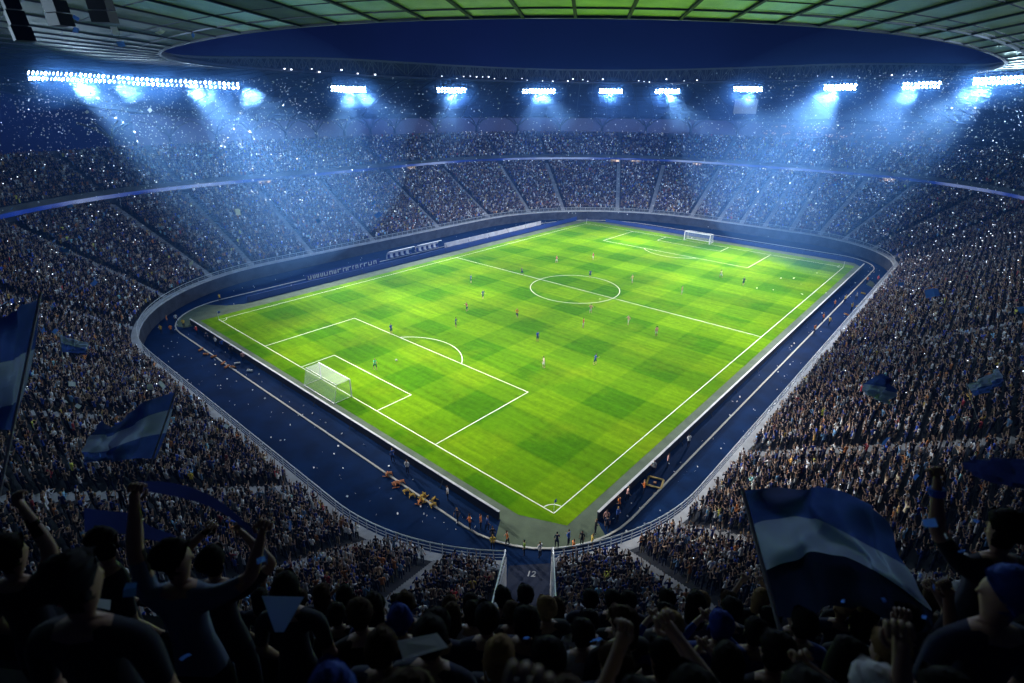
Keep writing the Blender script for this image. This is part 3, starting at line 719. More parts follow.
SHIRTS = [('navy', (.008, .012, .05), 32), ('dark', (.008, .009, .016), 22), ('royal-blue', (.02, .05, .26), 13), ('sky-blue', (.14, .28, .5), 5), ('white', (.76, .78, .84), 15), ('grey', (.17, .17, .18), 6), ('orange', (.55, .2, .06), 2.6), ('tan', (.36, .25, .17), 5), ('red', (.28, .03, .04), 1.2), ('yellow', (.6, .42, .05), 1)]
SW = np.array([s_[2] for s_ in SHIRTS], float); SW /= SW.sum()
SKIN = np.array([(.42, .28, .215), (.36, .225, .165), (.26, .15, .10), (.50, .35, .28), (.10, .055, .04)])
HAIRS = [('black hair', (.008, .007, .008)), ('brown hair', (.05, .025, .012)), ('fair hair', (.28, .18, .08)), ('a white cap', (.6, .62, .66)), ('a blue cap', (.02, .05, .3))]
HWT = [.5, .28, .1, .07, .05]
def crowd_points(rows, s0, sd, z0, zd, half, fill, aisles, gap):
    out = []
    ap_ = []
    for a in aisles:
        p0, n = rp(s0, a, half); p1, _ = rp(s0+sd*rows, a, half); ap_.append((p0, p1))
    A0 = np.array([a[0] for a in ap_]); D = np.array([a[1]-a[0] for a in ap_]); D /= np.linalg.norm(D, axis=1)[:, None]
    for k in range(rows):
        P, N = ring(s0+sd*(k+.48), half); seg_ = np.linalg.norm(np.diff(P, axis=0), axis=1); cum = np.concatenate([[0], np.cumsum(seg_)])
        n = int(cum[-1]/.47); d = (np.arange(n)+.5)*.47+RG.normal(0, .06, n); d = np.clip(d, .2, cum[-1]-.2)
        i = np.clip(np.searchsorted(cum, d)-1, 0, len(P)-2); u = ((d-cum[i])/np.maximum(seg_[i], 1e-6))[:, None]
        p = P[i]*(1-u)+P[i+1]*u; nn = N[i]*(1-u)+N[i+1]*u
        rel = p[:, None, :]-A0[None]; dist = np.abs(rel[:, :, 0]*D[None, :, 1]-rel[:, :, 1]*D[None, :, 0]); al = (rel*D[None]).sum(2)
        ok = ~((dist < gap) & (al > -3) & (al < sd*rows+3)).any(1) & (RG.random(n) < fill)
        p, nn = p[ok], nn[ok]; p = p+nn*RG.normal(0, .08, len(p))[:, None]
        for q, m_ in zip(p, nn): out.append((q[0], q[1], z0+zd*k, m_[0], m_[1], k))
    return np.array(out)
def looks(n):
    sh = RG.choice(len(SHIRTS), n, p=SW); ha = RG.choice(5, n, p=HWT); sk = RG.choice(5, n, p=[.34, .3, .16, .14, .06])
    return sh, ha, sk
def in_view(x, y, z, mg=25):
    d = np.stack([x-CAM.x, y-CAM.y, z-CAM.z], 1); Z = d@np.array(fw); X = 512+FPX*(d@np.array(rt2))/np.maximum(Z, .1); Y = 341.5-FPX*(d@np.array(up2))/np.maximum(Z, .1)
    return (Z > 1) & (X > -mg-60) & (X < 1084+mg) & (Y > -60) & (Y < 740), X, Y, Z
low = crowd_points(LROWS, LS0, LD, LZ0, LH, TUN+.35, .97, AISLES, 1.05)
upp = crowd_points(UROWS, US0, UD, UZ0, UH, 0., .93, AISLES[3:33], .75)
def scatter(name, pts, sh, ha, sk, label, cat):
    n = len(pts); me = bpy.data.meshes.new(name); me.vertices.add(n); me.vertices.foreach_set('co', np.ascontiguousarray(pts[:, :3]).ravel().astype(np.float32))
    rot = np.zeros((n, 3), np.float32); rot[:, 2] = np.arctan2(-pts[:, 4], -pts[:, 3])-math.pi/2+RG.normal(0, .3, n); rot[:, 0] = RG.normal(0, .05, n)
    def av(nm, arr, ty='FLOAT_VECTOR', key='vector'):
        a = me.attributes.new(nm, ty, 'POINT'); a.data.foreach_set(key, np.ascontiguousarray(arr).ravel().astype(np.float32 if ty != 'INT' else np.int32))
    j = np.where(RG.random((n, 1)) < .2, RG.uniform(1.5, 3., (n, 1)), RG.uniform(.4, 1.05, (n, 1)))
    av('turn', rot); av('shape', RG.choice(7, n, p=[.36, .08, .09, .08, .14, .11, .14]), 'INT', 'value'); av('size', RG.uniform(.92, 1.06, n)*np.where(RG.random(n) < .12, .82, 1.), 'FLOAT', 'value')
    av('shirt_tone', np.minimum(.85, np.array([s_[1] for s_ in SHIRTS])[sh]*j)); av('hair_tone', np.array([h_[1] for h_ in HAIRS])[ha]*RG.uniform(.6, 1.5, (n, 1))); av('skin_tone', SKIN[sk]*RG.uniform(.8, 1.15, (n, 1)))
    tc_ = np.array([(.012, .016, .04), (.03, .045, .09), (.02, .02, .022), (.14, .12, .09)])[RG.choice(4, n)]; av('trouser_tone', tc_)
    ob = link(bpy.data.objects.new(name, me)); ng = bpy.data.node_groups.new(name, 'GeometryNodeTree')
    ng.interface.new_socket('Geometry', in_out='INPUT', socket_type='NodeSocketGeometry'); ng.interface.new_socket('Geometry', in_out='OUTPUT', socket_type='NodeSocketGeometry')
    Nn = ng.nodes.new; Lk = ng.links.new; gi = Nn('NodeGroupInput'); go = Nn('NodeGroupOutput'); ip = Nn('GeometryNodeInstanceOnPoints'); ci = Nn('GeometryNodeCollectionInfo')
    ci.inputs['Collection'].default_value = pc; ci.inputs['Separate Children'].default_value = True; ci.inputs['Reset Children'].default_value = True
    def na_(nm, ty): a = Nn('GeometryNodeInputNamedAttribute'); a.data_type = ty; a.inputs['Name'].default_value = nm; return a.outputs['Attribute']
    Lk(gi.outputs[0], ip.inputs['Points']); Lk(ci.outputs[0], ip.inputs['Instance']); ip.inputs['Pick Instance'].default_value = True
    Lk(na_('shape', 'INT'), ip.inputs['Instance Index']); Lk(na_('turn', 'FLOAT_VECTOR'), ip.inputs['Rotation']); Lk(na_('size', 'FLOAT'), ip.inputs['Scale']); Lk(ip.outputs[0], go.inputs[0])
    md = ob.modifiers.new('crowd', 'NODES'); md.node_group = ng
    tag(ob, label, cat, kind='stuff'); return ob
ORD = ['first', 'second', 'third', 'fourth', 'fifth', 'sixth', 'seventh', 'eighth', 'ninth', 'tenth', 'eleventh', 'twelfth', 'thirteenth', 'fourteenth', 'fifteenth', 'sixteenth', 'seventeenth', 'eighteenth', 'nineteenth', 'twentieth']
TENS = ['twenty', 'thirty', 'forty', 'fifty', 'sixty', 'seventy', 'eighty', 'ninety']
def ordinal(n):
    if n <= 20: return ORD[n-1]
    if n % 10 == 0: return TENS[n//10-2][:-1]+'ieth'
    return TENS[n//10-2]+'-'+ORD[n % 10-1]
SCHEME = {}
def dress(o, shirt, hair, skin, trousers):
    o['shirt_tone'] = [float(c) for c in shirt]; o['hair_tone'] = [float(c) for c in hair]; o['skin_tone'] = [float(c) for c in skin]; o['trouser_tone'] = [float(c) for c in trousers]
POSE_W = ['with arms down', 'both arms raised', 'right arm raised', 'left arm raised', 'clapping', 'holding up a phone', 'with folded arms']
POSE_P = np.array([.36, .08, .09, .08, .14, .11, .14])
# which lower stand spectators show largest: the nearest ones in the blocks beside the tunnel
sh, ha, sk = looks(len(low)); ok, X, Y, Z = in_view(low[:, 0], low[:, 1], low[:, 2]+1.2); vis = ok & (Y < 604)
near_i = np.argsort(np.where(vis, Z, 1e9))[:190]
keep = ok.copy(); keep[near_i] = False
scatter('lower_stand_crowd', low[keep], sh[keep], ha[keep], sk[keep], 'dense crowd of spectators filling the whole lower stand', 'crowd')
ok2 = in_view(upp[:, 0], upp[:, 1], upp[:, 2]+1.2)[0] & ((upp[:, 0]-CAM.x)*fw.x+(upp[:, 1]-CAM.y)*fw.y > 40)
a_, c_, d_ = looks(len(upp)); scatter('upper_stand_crowd', upp[ok2], a_[ok2], c_[ok2], d_[ok2], 'dense crowd of spectators in the upper tier above the ribbon board', 'crowd')
blocks = {}
for i in near_i:
    off_ = Vector((low[i, 0], low[i, 1]))-TA; side = 'left' if off_.dot(pe) < 0 else 'right'
    blocks.setdefault((side, int(low[i, 5])), []).append((abs(off_.dot(pe)), i))
for (side, row), L_ in sorted(blocks.items()):
    for n, (_, i) in enumerate(sorted(L_)):
        v = int(RG.choice(7, p=POSE_P)); o = bpy.data.objects.new('person', VAR[v]); link(o)
        o.location = low[i, :3]; o.rotation_euler = (0, 0, math.atan2(-low[i, 4], -low[i, 3])-math.pi/2+RG.normal(0, .3)); s_ = RG.uniform(.93, 1.05); o.scale = (s_, s_, s_)
        dress(o, np.array(SHIRTS[sh[i]][1])*RG.uniform(.8, 1.3), HAIRS[ha[i]][1], SKIN[sk[i]]*RG.uniform(.85, 1.1), random.choice([(.012, .016, .04), (.03, .045, .09), (.02, .02, .022)]))
        tag(o, '%s-shirted spectator %s, %s %s of the tunnel, %s row up' % (SHIRTS[sh[i]][0], POSE_W[v], ordinal(n+1), side, ordinal(row+1)), 'person', 'spectators nearest the tunnel')

pt = MB(); RP = random.Random(9)
allp = np.vstack([low[ok], upp[ok2]])
for i in RP.sample(range(len(allp)), 2300):
    x, y, z = allp[i, :3]; nx, ny = allp[i, 3:5]; c = Vector((x-nx*.3, y-ny*.3, z+RP.uniform(1.25, 1.9))); dd = (c-CAM).length
    if RP.random() > smooth((dd-50)/110)*.9+.06: continue
    r_ = (.02+.00036*dd)*RP.choice((.6, .8, 1., 1.4)); k = len(pt.v)
    pt.v += [tuple(c+Vector(q)*r_) for q in ((1, 0, 0), (-1, 0, 0), (0, 1, 0), (0, -1, 0), (0, 0, 1), (0, 0, -1))]
    for f in ((0, 2, 4), (2, 1, 4), (1, 3, 4), (3, 0, 4), (2, 0, 5), (1, 2, 5), (3, 1, 5), (0, 3, 5)): pt.f.append(tuple(k+q for q in f)); pt.m.append(0)
tag(pt.build('phone_torches', emit('phone torch light', (.72, .82, 1.), 3.2)), 'tiny white phone lights twinkling all over the packed stands', 'phone lights', kind='stuff')

# ------------------------------------------------------------------ near balcony with its crowd
BS0, BD, BZ0, BH, BR = 28.0, .75, 29.2, .75, 9
def bring(s, n=40):
    return [Vector((NC.x+(RN+s)*math.cos(q), NC.y+(RN+s)*math.sin(q))) for q in (R(172)+R(106)*k/n for k in range(n+1))]
bal = empty('near_balcony'); tag(bal, 'dark stepped balcony in the foreground full of cheering spectators', 'balcony')
b = MB()
for k in range(BR):
    s0, s1, z = BS0+BD*k-.35, BS0+BD*(k+1)-.35, BZ0+BH*k
    b.strip([(*p, z-BH if k else z-1.) for p in bring(s0)], [(*p, z) for p in bring(s0)]); b.strip([(*p, z) for p in bring(s0)], [(*p, z) for p in bring(s1)])
b.strip([(*p, BZ0-1.) for p in bring(BS0+BD*BR)], [(*p, BZ0-1.) for p in bring(BS0-.35)]); b.build('terrace', 'seat_step', bal)
for k in range(BR):
    b = MB(); s0, z = BS0+BD*k, BZ0+BH*k+.42; b.strip([(*p, z) for p in bring(s0+.1)], [(*p, z) for p in bring(s0+.38)]); b.strip([(*p, z-.06) for p in bring(s0+.1)], [(*p, z) for p in bring(s0+.1)]); b.build('bench', 'board_blue', bal)
b = MB(); b.strip([(*p, BZ0-1.) for p in bring(BS0-.4)], [(*p, BZ0+.75) for p in bring(BS0-.4)]); b.strip([(*p, BZ0+.75) for p in bring(BS0-.4)], [(*p, BZ0+.75) for p in bring(BS0-.2)]); b.strip([(*p, BZ0+.75) for p in bring(BS0-.2)], [(*p, BZ0-.2) for p in bring(BS0-.2)]); b.build('parapet', 'seat_step', bal)
for q in (180, 203, 247, 270):
    b = MB(); c = NC+Vector((math.cos(R(q)), math.sin(R(q))))*(RN+BS0+3); b.bar((*c, 0), (*c, BZ0-1.), .9, n=8); b.build('pillar', 'concrete', bal)
hb = MB()   # hair: uneven cap over the back and top of the skull
def hair_mesh(name, seed, long=0.):
    rr = random.Random(seed); b = MB(); nu, nv = 16, 9; ring_ = []
    for j in range(nv+1):
        ph = math.pi*.62*j/nv; row_ = []
        for i in range(nu):
            th = TAU*i/nu; f = 1+(.05*math.sin(3*th+seed)+.05*rr.uniform(-1, 1))*min(1, j/3); x = .087*math.sin(ph)*math.cos(th)*f; y = .103*math.sin(ph)*math.sin(th)*f-.012; z = .098*math.cos(ph)+.005
            front = max(0, math.sin(th)); z = max(z, -.115*(1-front)+.035*front+ (0.02 if front > .2 else 0)) if ph > 1. else z
            if long and ph > 1.2 and front < .15: z -= long*(ph-1.2)
            row_.append(Vector((x, y, z+.01*rr.uniform(-1, 1)*min(1, j/3))))
        ring_.append(row_)
    for j in range(nv): b.strip(ring_[j+1], ring_[j], close=True)
    return b.mesh(name, 'hair', True)
HAIR = [hair_mesh('short hair', 1), hair_mesh('tousled hair', 2), hair_mesh('long hair', 5, .25), hair_mesh('cropped hair', 8)]
NB = [person_mesh('fan arms down', DOWN, DOWNR, 1, .06, .25), person_mesh('fan both arms raised', UPL, UPR, 1, .02, -.2), person_mesh('fan right arm raised', DOWN, UPR, 1, .04, .2),
      person_mesh('fan left arm raised', HIL, DOWNR, 1, .04, -.35), person_mesh('fan clapping', CLL, CLR, 1, .05, .1, long_sleeve=True), person_mesh('fan holding phone', POL, POR, 1, .05, 0.), person_mesh('fan looking left', DOWN, DOWNR, 1, .02, .9), person_mesh('fan looking right', DOWN, HIR, 1, .02, -.9)]
NB_POSE = ['with arms down', 'with both arms raised', 'with right arm raised', 'with left arm raised', 'clapping', 'hands held up', 'looking left', 'looking right, arm up']
NB_TURN = [.25, -.2, .2, -.35, .1, 0., .9, -.9]; NB_LEAN = [.06, .02, .04, .04, .05, .05, .02, .02]
def add_hair(o, k, turn, lean, tilt=0.):
    h = link(bpy.data.objects.new('hair', HAIR[k]), o); q = Matrix.Rotation(turn, 3, 'Z')@Matrix.Rotation(-tilt, 3, 'X')@Vector((0, -.002, .15)); h.location = (q.x, lean+.02+q.y, 1.53+q.z); h.rotation_euler = (-tilt, 0, turn)
    h['hair_tone'] = list(o['hair_tone']); return h
def on_row(x, row, zh=1.62, extra=0.):
    """the place on a balcony row whose head shows at photo column x"""
    s = BS0+BD*row; z = BZ0+BH*row+extra; best = None
    for k in range(1200):
        q = R(168)+R(114)*k/1199; p = NC+Vector((math.cos(q), math.sin(q)))*(RN+s); X_, Y_, Z_ = pr((p.x, p.y, z+zh))
        if Z_ > .8 and (best is None or abs(X_-x) < best[0]): best = (abs(X_-x), p, q, Y_, Z_)
    return best
HEROES = []
def fan(x, row, mesh, label, shirt, hair=(.01, .008, .008), hk=0, turn=0., lean=.04, rz=0., scale=1., skin=(.42, .25, .18), tilt=0., extra=0., hairobj=True, D0=1.2):
    if row > 20:      # row carries the photo height of the head; the fan stands on the step (or its bench) below it
        D_ = D0; h = at(x, row, D_); s_ = (h.xy-NC).length-RN; k = max(0, min(BR-1, math.floor((s_-BS0+.35)/BD)))
        q = math.atan2(h.y-NC.y, h.x-NC.x); bst = (0, h.xy, q, row, D_); p = h.xy; row = k; extra = h.z-1.65*scale-BZ0-BH*k
    else: bst = on_row(x, row, 1.65*scale, extra); p, q = bst[1], bst[2]
    o = link(bpy.data.objects.new('person', mesh)); o.location = (p.x, p.y, BZ0+BH*row+extra); o.rotation_euler = (0, 0, q+math.pi-math.pi/2+rz); o.scale = [scale]*3
    dress(o, shirt, hair, skin, (.012, .014, .03)); tag(o, label, 'person', 'cheering spectators on the near balcony')
    if hairobj: add_hair(o, hk, turn, lean, tilt)
    HEROES.append((round(extra, 2), label, [round(v) for v in pr((p.x, p.y, BZ0+BH*row+extra+1.65*scale))[:2]], round(bst[4], 2))); return o
NAVY = (.02, .03, .09); DK = (.018, .022, .04)
SCARF = person_mesh('fan holding scarf', ((-.05, .06, .27), (-.02, .12, .53)), ((.17, .08, .07), (.235, .14, .29)), 1, .04, -1.05)
f_scarf = fan(168, 568, SCARF, 'man in blue-grey T-shirt looking right, holding a dark scarf overhead with both fists', (.13, .18, .28), (.01, .008, .007), 1, -1.05, .04, scale=1.03, D0=2.95)
RAISE = person_mesh('fan with one straight arm', ((.14, .03, .2), (.06, .08, .48)), DOWNR, 1, .02, -.4)
fan(2, 560, person_mesh('fan punching the air', DOWN, ((-.02, .1, .22), (-.12, .14, .46)), 1, .02, -.4), 'spectator at the left picture edge with one bare arm punched upward', DK, hk=0, turn=-.4, lean=.02, D0=3)
fan(66, 592, person_mesh('fan in profile', DOWN, DOWNR, 1, .02, -.45), 'big dark silhouette nearest the camera at lower left with light catching the head top', DK, (.03, .03, .035), 3, -.45, .02, scale=1.08, D0=2.05)
fan(97, 548, NB[6], 'person with short dark hair in profile between the nearest head and the scarf man', (.012, .014, .03), (.008, .007, .008), 3, -1.0, .02, rz=-.6, D0=3.6)
ARC = person_mesh('fan arms crossed overhead', ((-.14, .1, .18), (.06, .16, .36)), ((.2, .1, .16), (.02, .14, .38)), 1, .04, -.2)
fan(208, 568, ARC, 'person just behind the scarf man bending one arm over the head', DK, hk=0, turn=-.2, lean=.04, D0=3.8)
fan(282, 598, person_mesh('fan facing pitch', DOWN, DOWNR, 1, .05, 0.), 'dark haired spectator with a pale triangular pennant on the shoulder', DK, hk=1, turn=0., lean=.05, D0=3.5)
fan(1012, 535, person_mesh('fan reaching up left', ((-.1, .12, .16), (-.14, .18, .42)), DOWNR, 1, .02, .3), 'spectator at right picture edge with raised bare arm and blue wristband', DK, hk=0, turn=.3, lean=.02, D0=2.95)
f_right = [o for o in bpy.data.objects if o.get('label', '').endswith('raised bare arm and blue wristband')][0]
b = MB(); W_ = Vector((-.185, .017, 1.405))+Vector((-.14, .18, .42)); d_ = Vector((-.04, .06, .26)).normalized(); b.bar(W_-d_*.05, W_-d_*.01, .082, n=12); b.build('wristband', 'confetti_blue', f_right)
capman = fan(1014, 602, person_mesh('fan in cap looking left', DOWN, DOWNR, 1, .02, 1.05), 'person in a bright blue knitted cap looking left at lower right picture edge', (.012, .02, .06), (.03, .08, .36), 3, 1.05, .02, scale=1.02, D0=2.2)
taken = [(168, 2), (168, 3), (10, 4), (66, 4), (97, 3), (208, 2), (283, 2), (283, 3), (1013, 3), (1012, 5)]
LBL = {}
xs_by_row = {0: list(range(205, 990, 29)), 1: list(range(190, 1000, 36)), 2: list(range(215, 1000, 46)), 3: list(range(260, 1010, 58)), 4: list(range(330, 1000, 78)), 5: list(range(220, 960, 110))}
for row, xs in xs_by_row.items():
    for n, x in enumerate(xs):
        x = x+random.uniform(-9, 9)
        if any(abs(x-tx) < 34 and abs(row-tr2) < 2 for tx, tr2 in taken): continue
        v = int(RG.choice(8, p=[.62, .015, .025, .025, .10, .06, .12, .035])) if not 400 < x < 660 else int(RG.choice([0, 0, 0, 6])); si = int(RG.choice(6, p=[.38, .38, .12, .02, .03, .07])); hi = int(RG.choice(5, p=[.55, .27, .06, .06, .06])); hk = random.randrange(4)
        nm = SHIRTS[si][0]
        fan(x, row, NB[v], '%s-shirted fan %s, %s from left in %s balcony row' % (nm, NB_POSE[v], ordinal(n+1), ordinal(row+1)), np.array(SHIRTS[si][1])*RG.uniform(.7, 1.2), HAIRS[hi][1], hk, NB_TURN[v], NB_LEAN[v], rz=random.uniform(-.35, .35), scale=random.uniform(.94, 1.05), skin=SKIN[random.randrange(4)])
bpy.context.view_layer.update()
import os
if os.environ.get('SHOWH'):
    for h_ in HEROES[:8]: print('HERO', h_)

# ------------------------------------------------------------------ players, referee, stewards
PLM = [person_mesh('player running', ((-.1, -.12, -.22), (-.06, .08, -.36)), ((.1, .14, -.2), (.04, .32, -.12)), 0, .08, 0, True, .55),
       person_mesh('player standing', DOWN, DOWNR, 0, .02, 0, True, .1),
       person_mesh('player jogging', ((-.14, -.04, -.24), (-.16, .16, -.36)), ((.14, .04, -.24), (.16, .2, -.28)), 0, .05, 0, True, -.35)]
BLUE, REDW, GRN = ((.02, .06, .42), 'blue'), ((.62, .2, .18), 'red and white'), ((.1, .6, .3), 'bright green')
PLY = [(375.4, 370, GRN, 'goalkeeper in bright green in front of the near goal'), (391.4, 334, BLUE, 'player in blue at the edge of the near penalty box'), (455.9, 327.5, ((.03, .09, .2), ''), 'player in dark blue between penalty arc and halfway line'),
       (467, 311.5, ((.32, .05, .09), ''), 'player in dark red beside the left part of the pitch'), (471, 283, BLUE, 'player in blue nearest the left touchline'), (483, 299, ((.05, .1, .3), ''), 'player in blue-grey near the left touchline, short of the circle'),
       (517, 318, ((.75, .25, .03), ''), 'referee in orange top and black shorts left of the centre circle'), (537.4, 341.6, BLUE, 'player in blue alone in the middle of the near half'), (543.7, 368, ((.62, .45, .45), ''), 'player in pale pink nearest the penalty box corner'),
       (594.8, 365, BLUE, 'player in blue farthest toward the near right side'), (583, 328, ((.5, .06, .06), ''), 'player in red just below the centre circle'), (590.5, 313.5, ((.65, .3, .28), ''), 'player in red and white on the lower rim of the centre circle'),
       (628, 325, ((.7, .35, .32), ''), 'player in red and white below the right end of the circle'), (656, 336.5, ((.66, .3, .3), ''), 'player in red and white at the right, halfway to the touchline'), (632, 283, ((.7, .45, .2), ''), 'player in pale orange right of the centre circle'),
       (590, 278, ((.06, .1, .25), ''), 'player in dark blue inside the top of the centre circle'), (593, 260, ((.45, .08, .12), ''), 'player in dark red above the centre circle'), (556.4, 263, ((.5, .12, .14), ''), 'player in red left above the centre circle'),
       (522, 275.5, ((.08, .07, .14), ''), 'dark clad player standing on the halfway line left of the circle'), (681.3, 295, ((.72, .3, .26), ''), 'player in red and white in the far half near the halfway line'), (743, 285.5, ((.05, .06, .12), ''), 'dark clad player deep in the far right part of the pitch'), (720.7, 278, ((.7, .6, .3), ''), 'player in pale yellow near the far penalty box')]
for i, (x, y, (c, _), lab) in enumerate(PLY):
    q = gnd(x, y, .02); o = link(bpy.data.objects.new('person', PLM[i % 3])); o.location = q; o.rotation_euler = (0, 0, random.uniform(0, TAU)); o.scale = (1.08, 1.08, 1.08)
    dress(o, c, HAIRS[random.randrange(3)][1], SKIN[random.randrange(4)], (.6, .6, .62) if c[0] > .4 and 'referee' not in lab else (.015, .03, .12)); tag(o, lab, 'person')
STD = [person_mesh('steward standing', DOWN, DOWNR, 0, .02, .2), person_mesh('steward hands folded', *CROSS, 0, .02, 0., long_sleeve=True), person_mesh('steward walking', ((-.06, -.1, -.25), (-.04, .04, -.46)), ((.06, .08, -.25), (.04, .22, -.42)), 0, .05, 0., False, .35)]
CN = {'orange': (.7, .2, .03), 'yellow': (.75, .5, .05), 'black': (.012, .012, .015), 'blue': (.03, .09, .35), 'green': (.3, .5, .05), 'white': (.6, .62, .65), 'navy': (.012, .02, .06), 'red': (.5, .05, .03), 'pink': (.55, .3, .28)}
TP = [(524.4, 555.6, 'green', 'in a green vest at the tunnel mouth, left of the pair'), (540, 557.6, 'white', 'in white top and dark trousers at the tunnel mouth, right of the pair'), (507.4, 546, 'orange', 'with orange vest on the kerb left of the tunnel mouth'), (492.7, 542, 'black', 'in black on the kerb between the orange steward and the board end'),
      (492.7, 550, 'yellow', 'in yellow crouched shadow side of the kerb above the left rail'), (487, 531, 'blue', 'in blue and white beside the end of the left advertising board'), (481, 529, 'orange', 'in orange beside the blue one at the left board end'), (470, 529, 'orange', 'in orange on the track just outside the kerb, left corner side'),
      (457.6, 522.5, 'navy', 'in navy on the kerb left of the orange pair'), (581.6, 546, 'black', 'tall in black on the kerb right of the tunnel mouth'), (568.5, 545, 'blue', 'in blue on the corner turf beside the tall black one'), (556.6, 548, 'navy', 'in navy on the kerb straight right of the tunnel'),
      (591.4, 549, 'yellow', 'in yellow on the track right of the tunnel mouth'), (595, 534, 'black', 'in black near the end of the right advertising board'), (606, 524.4, 'pink', 'in pink at the end of the right advertising board'), (572.8, 554.7, 'orange', 'in orange against the right rail beside the tunnel'),
      (616.8, 521.5, 'blue', 'in blue on the track right of the pink one'), (606.4, 531, 'navy', 'in navy on the kerb below the pink one'), (667, 467, 'pink', 'in pink and white behind the right board, halfway up'), (643.6, 494, 'orange', 'in orange on the right kerb beside the yellow square frame'), (626.8, 501, 'pink', 'in pink behind the right board near its near end'),
      (652.8, 473.7, 'white', 'in white between right board and kerb'), (688, 447, 'white', 'in white at the right board above the yellow frame'), (618.6, 510.8, 'orange', 'in orange crouched at the right kerb near the corner'),
      (866.4, 283.7, 'orange', 'in orange farthest up the right track, on the kerb line'), (877, 282.7, 'red', 'in red against the wall at the far right bend'), (855.7, 300.3, 'white', 'in white and yellow on the far right track'), (850.8, 311, 'yellow', 'in yellow on the far right track near the wall side'),
      (822.5, 321.8, 'orange', 'in orange behind the right board at its far third'), (828.4, 325.7, 'yellow', 'in yellow beside the kerb at the far third of the right track'), (813.7, 333.5, 'orange', 'in orange on the right kerb below the yellow one'), (834, 308, 'orange', 'in orange behind the right board near its far end'), (844, 303, 'yellow', 'in yellow on the kerb near the far end of the right board'),
      (448, 500, 'white', 'in white and blue behind the left board near its near end'), (407.6, 473.4, 'white', 'in white cap behind the middle of the left board'), (393, 462, 'blue', 'in blue-white behind the left board, farther up'), (207.5, 342, 'navy', 'in navy behind the left board, second from its far end'), (216.3, 346.3, 'white', 'in white behind the far part of the left board'),
      (222.8, 349.5, 'blue', 'in blue next to the white one behind the far part of left board'), (243.9, 362, 'pink', 'in pink behind the left board beside a white bag'), (197.6, 335, 'red', 'in red at the far end of the left board'), (232, 354.5, 'black', 'in black behind the left board, far third'),
      (168, 324.5, 'orange', 'in orange on the left bend by the wall'), (172, 334, 'orange', 'in orange on the left bend nearer the track middle'), (177, 323, 'white', 'in white on the left bend nearest the kerb'), (162, 334, 'yellow', 'in yellow on the left bend nearest the rail'), (184.5, 328, 'yellow', 'in yellow standing at the kerb of the left corner'), (220.6, 302, 'yellow', 'in yellow at the foot of the far left wall')]
for i, (x, y, c, lab) in enumerate(TP):
    q = gnd(x, y, .01); o = link(bpy.data.objects.new('person', STD[i % 3])); o.location = q; o.rotation_euler = (0, 0, random.uniform(0, TAU))
    dress(o, CN[c], HAIRS[random.randrange(3)][1], SKIN[random.randrange(4)], (.015, .018, .035)); tag(o, 'steward '+lab, 'person', 'stewards round the track')

# ------------------------------------------------------------------ goals, flags, ball, boards, benches
def goal(x, sgn, label):
    o = empty('goal', (x, PW/2, .02)); hw, H, dp = 3.7, 2.5, 2.6*sgn
    for y in (-hw, hw):
        b = MB(); b.bar((0, y, 0), (0, y, H), .16, n=8); b.build('post', 'white', o)
    b = MB(); b.bar((0, -hw-.08, H), (0, hw+.08, H), .16, n=8); b.build('crossbar', 'white', o)
    b = MB()
    for y in (-hw, hw): b.bar((0, y, H), (dp*.75, y, H-.05), .06, n=6); b.bar((dp*.75, y, H-.05), (dp, y, .05), .05, n=6); b.bar((0, y, .04), (dp, y, .04), .06, n=6)
    b.bar((dp, -hw, .05), (dp, hw, .05), .08, n=6); b.bar((dp*.75, -hw, H-.05), (dp*.75, hw, H-.05), .05, n=6); b.build('net_frame', 'white', o)
    n = MB(); a_, c_ = dp*.75, dp
    n.poly([(0, -hw, H), (0, hw, H), (a_, hw, H-.06), (a_, -hw, H-.06)]); n.poly([(a_, -hw, H-.06), (a_, hw, H-.06), (c_, hw, .06), (c_, -hw, .06)])
    for y in (-hw, hw): n.poly([(0, y, 0), (0, y, H), (a_, y, H-.05), (c_, y, .05)])
    n.build('net', 'net', o); tag(o, label, 'goal')
goal(0, -1, 'large white goal with net at the near left end'); goal(PL, 1, 'small distant white goal at the far end')
for (x, y, lab) in ((0, 0, 'corner flag at the near corner above the tunnel'), (0, PW, 'corner flag at the left corner of the pitch'), (PL, 0, 'corner flag at the far right corner'), (PL, PW, 'corner flag at the far hidden corner')):
    o = empty('corner_flag', (x, y, .02)); b = MB(); b.bar((0, 0, 0), (0, 0, 1.5), .05, n=6); b.build('pole', 'white', o)
    b = MB(); b.poly([(0.03, 0, 1.5), (.45, .06, 1.42), (.42, .02, 1.12), (.03, 0, 1.15)]); b.poly([(.03, .01, 1.15), (.42, .03, 1.12), (.45, .07, 1.42), (.03, .01, 1.5)]); b.build('flag_cloth', 'flag_blue', o); tag(o, lab, 'corner flag')
me = bpy.data.meshes.new('football'); import bmesh
bm = bmesh.new(); bmesh.ops.create_icosphere(bm, subdivisions=2, radius=.16); bm.to_mesh(me); bm.free(); me.materials.append(M['white']); me.polygons.foreach_set('use_smooth', [True]*len(me.polygons))
o = link(bpy.data.objects.new('football', me)); q = gnd(396.4, 361); o.location = (q.x, q.y, .18); tag(o, 'white football lying in front of the goalkeeper', 'ball')
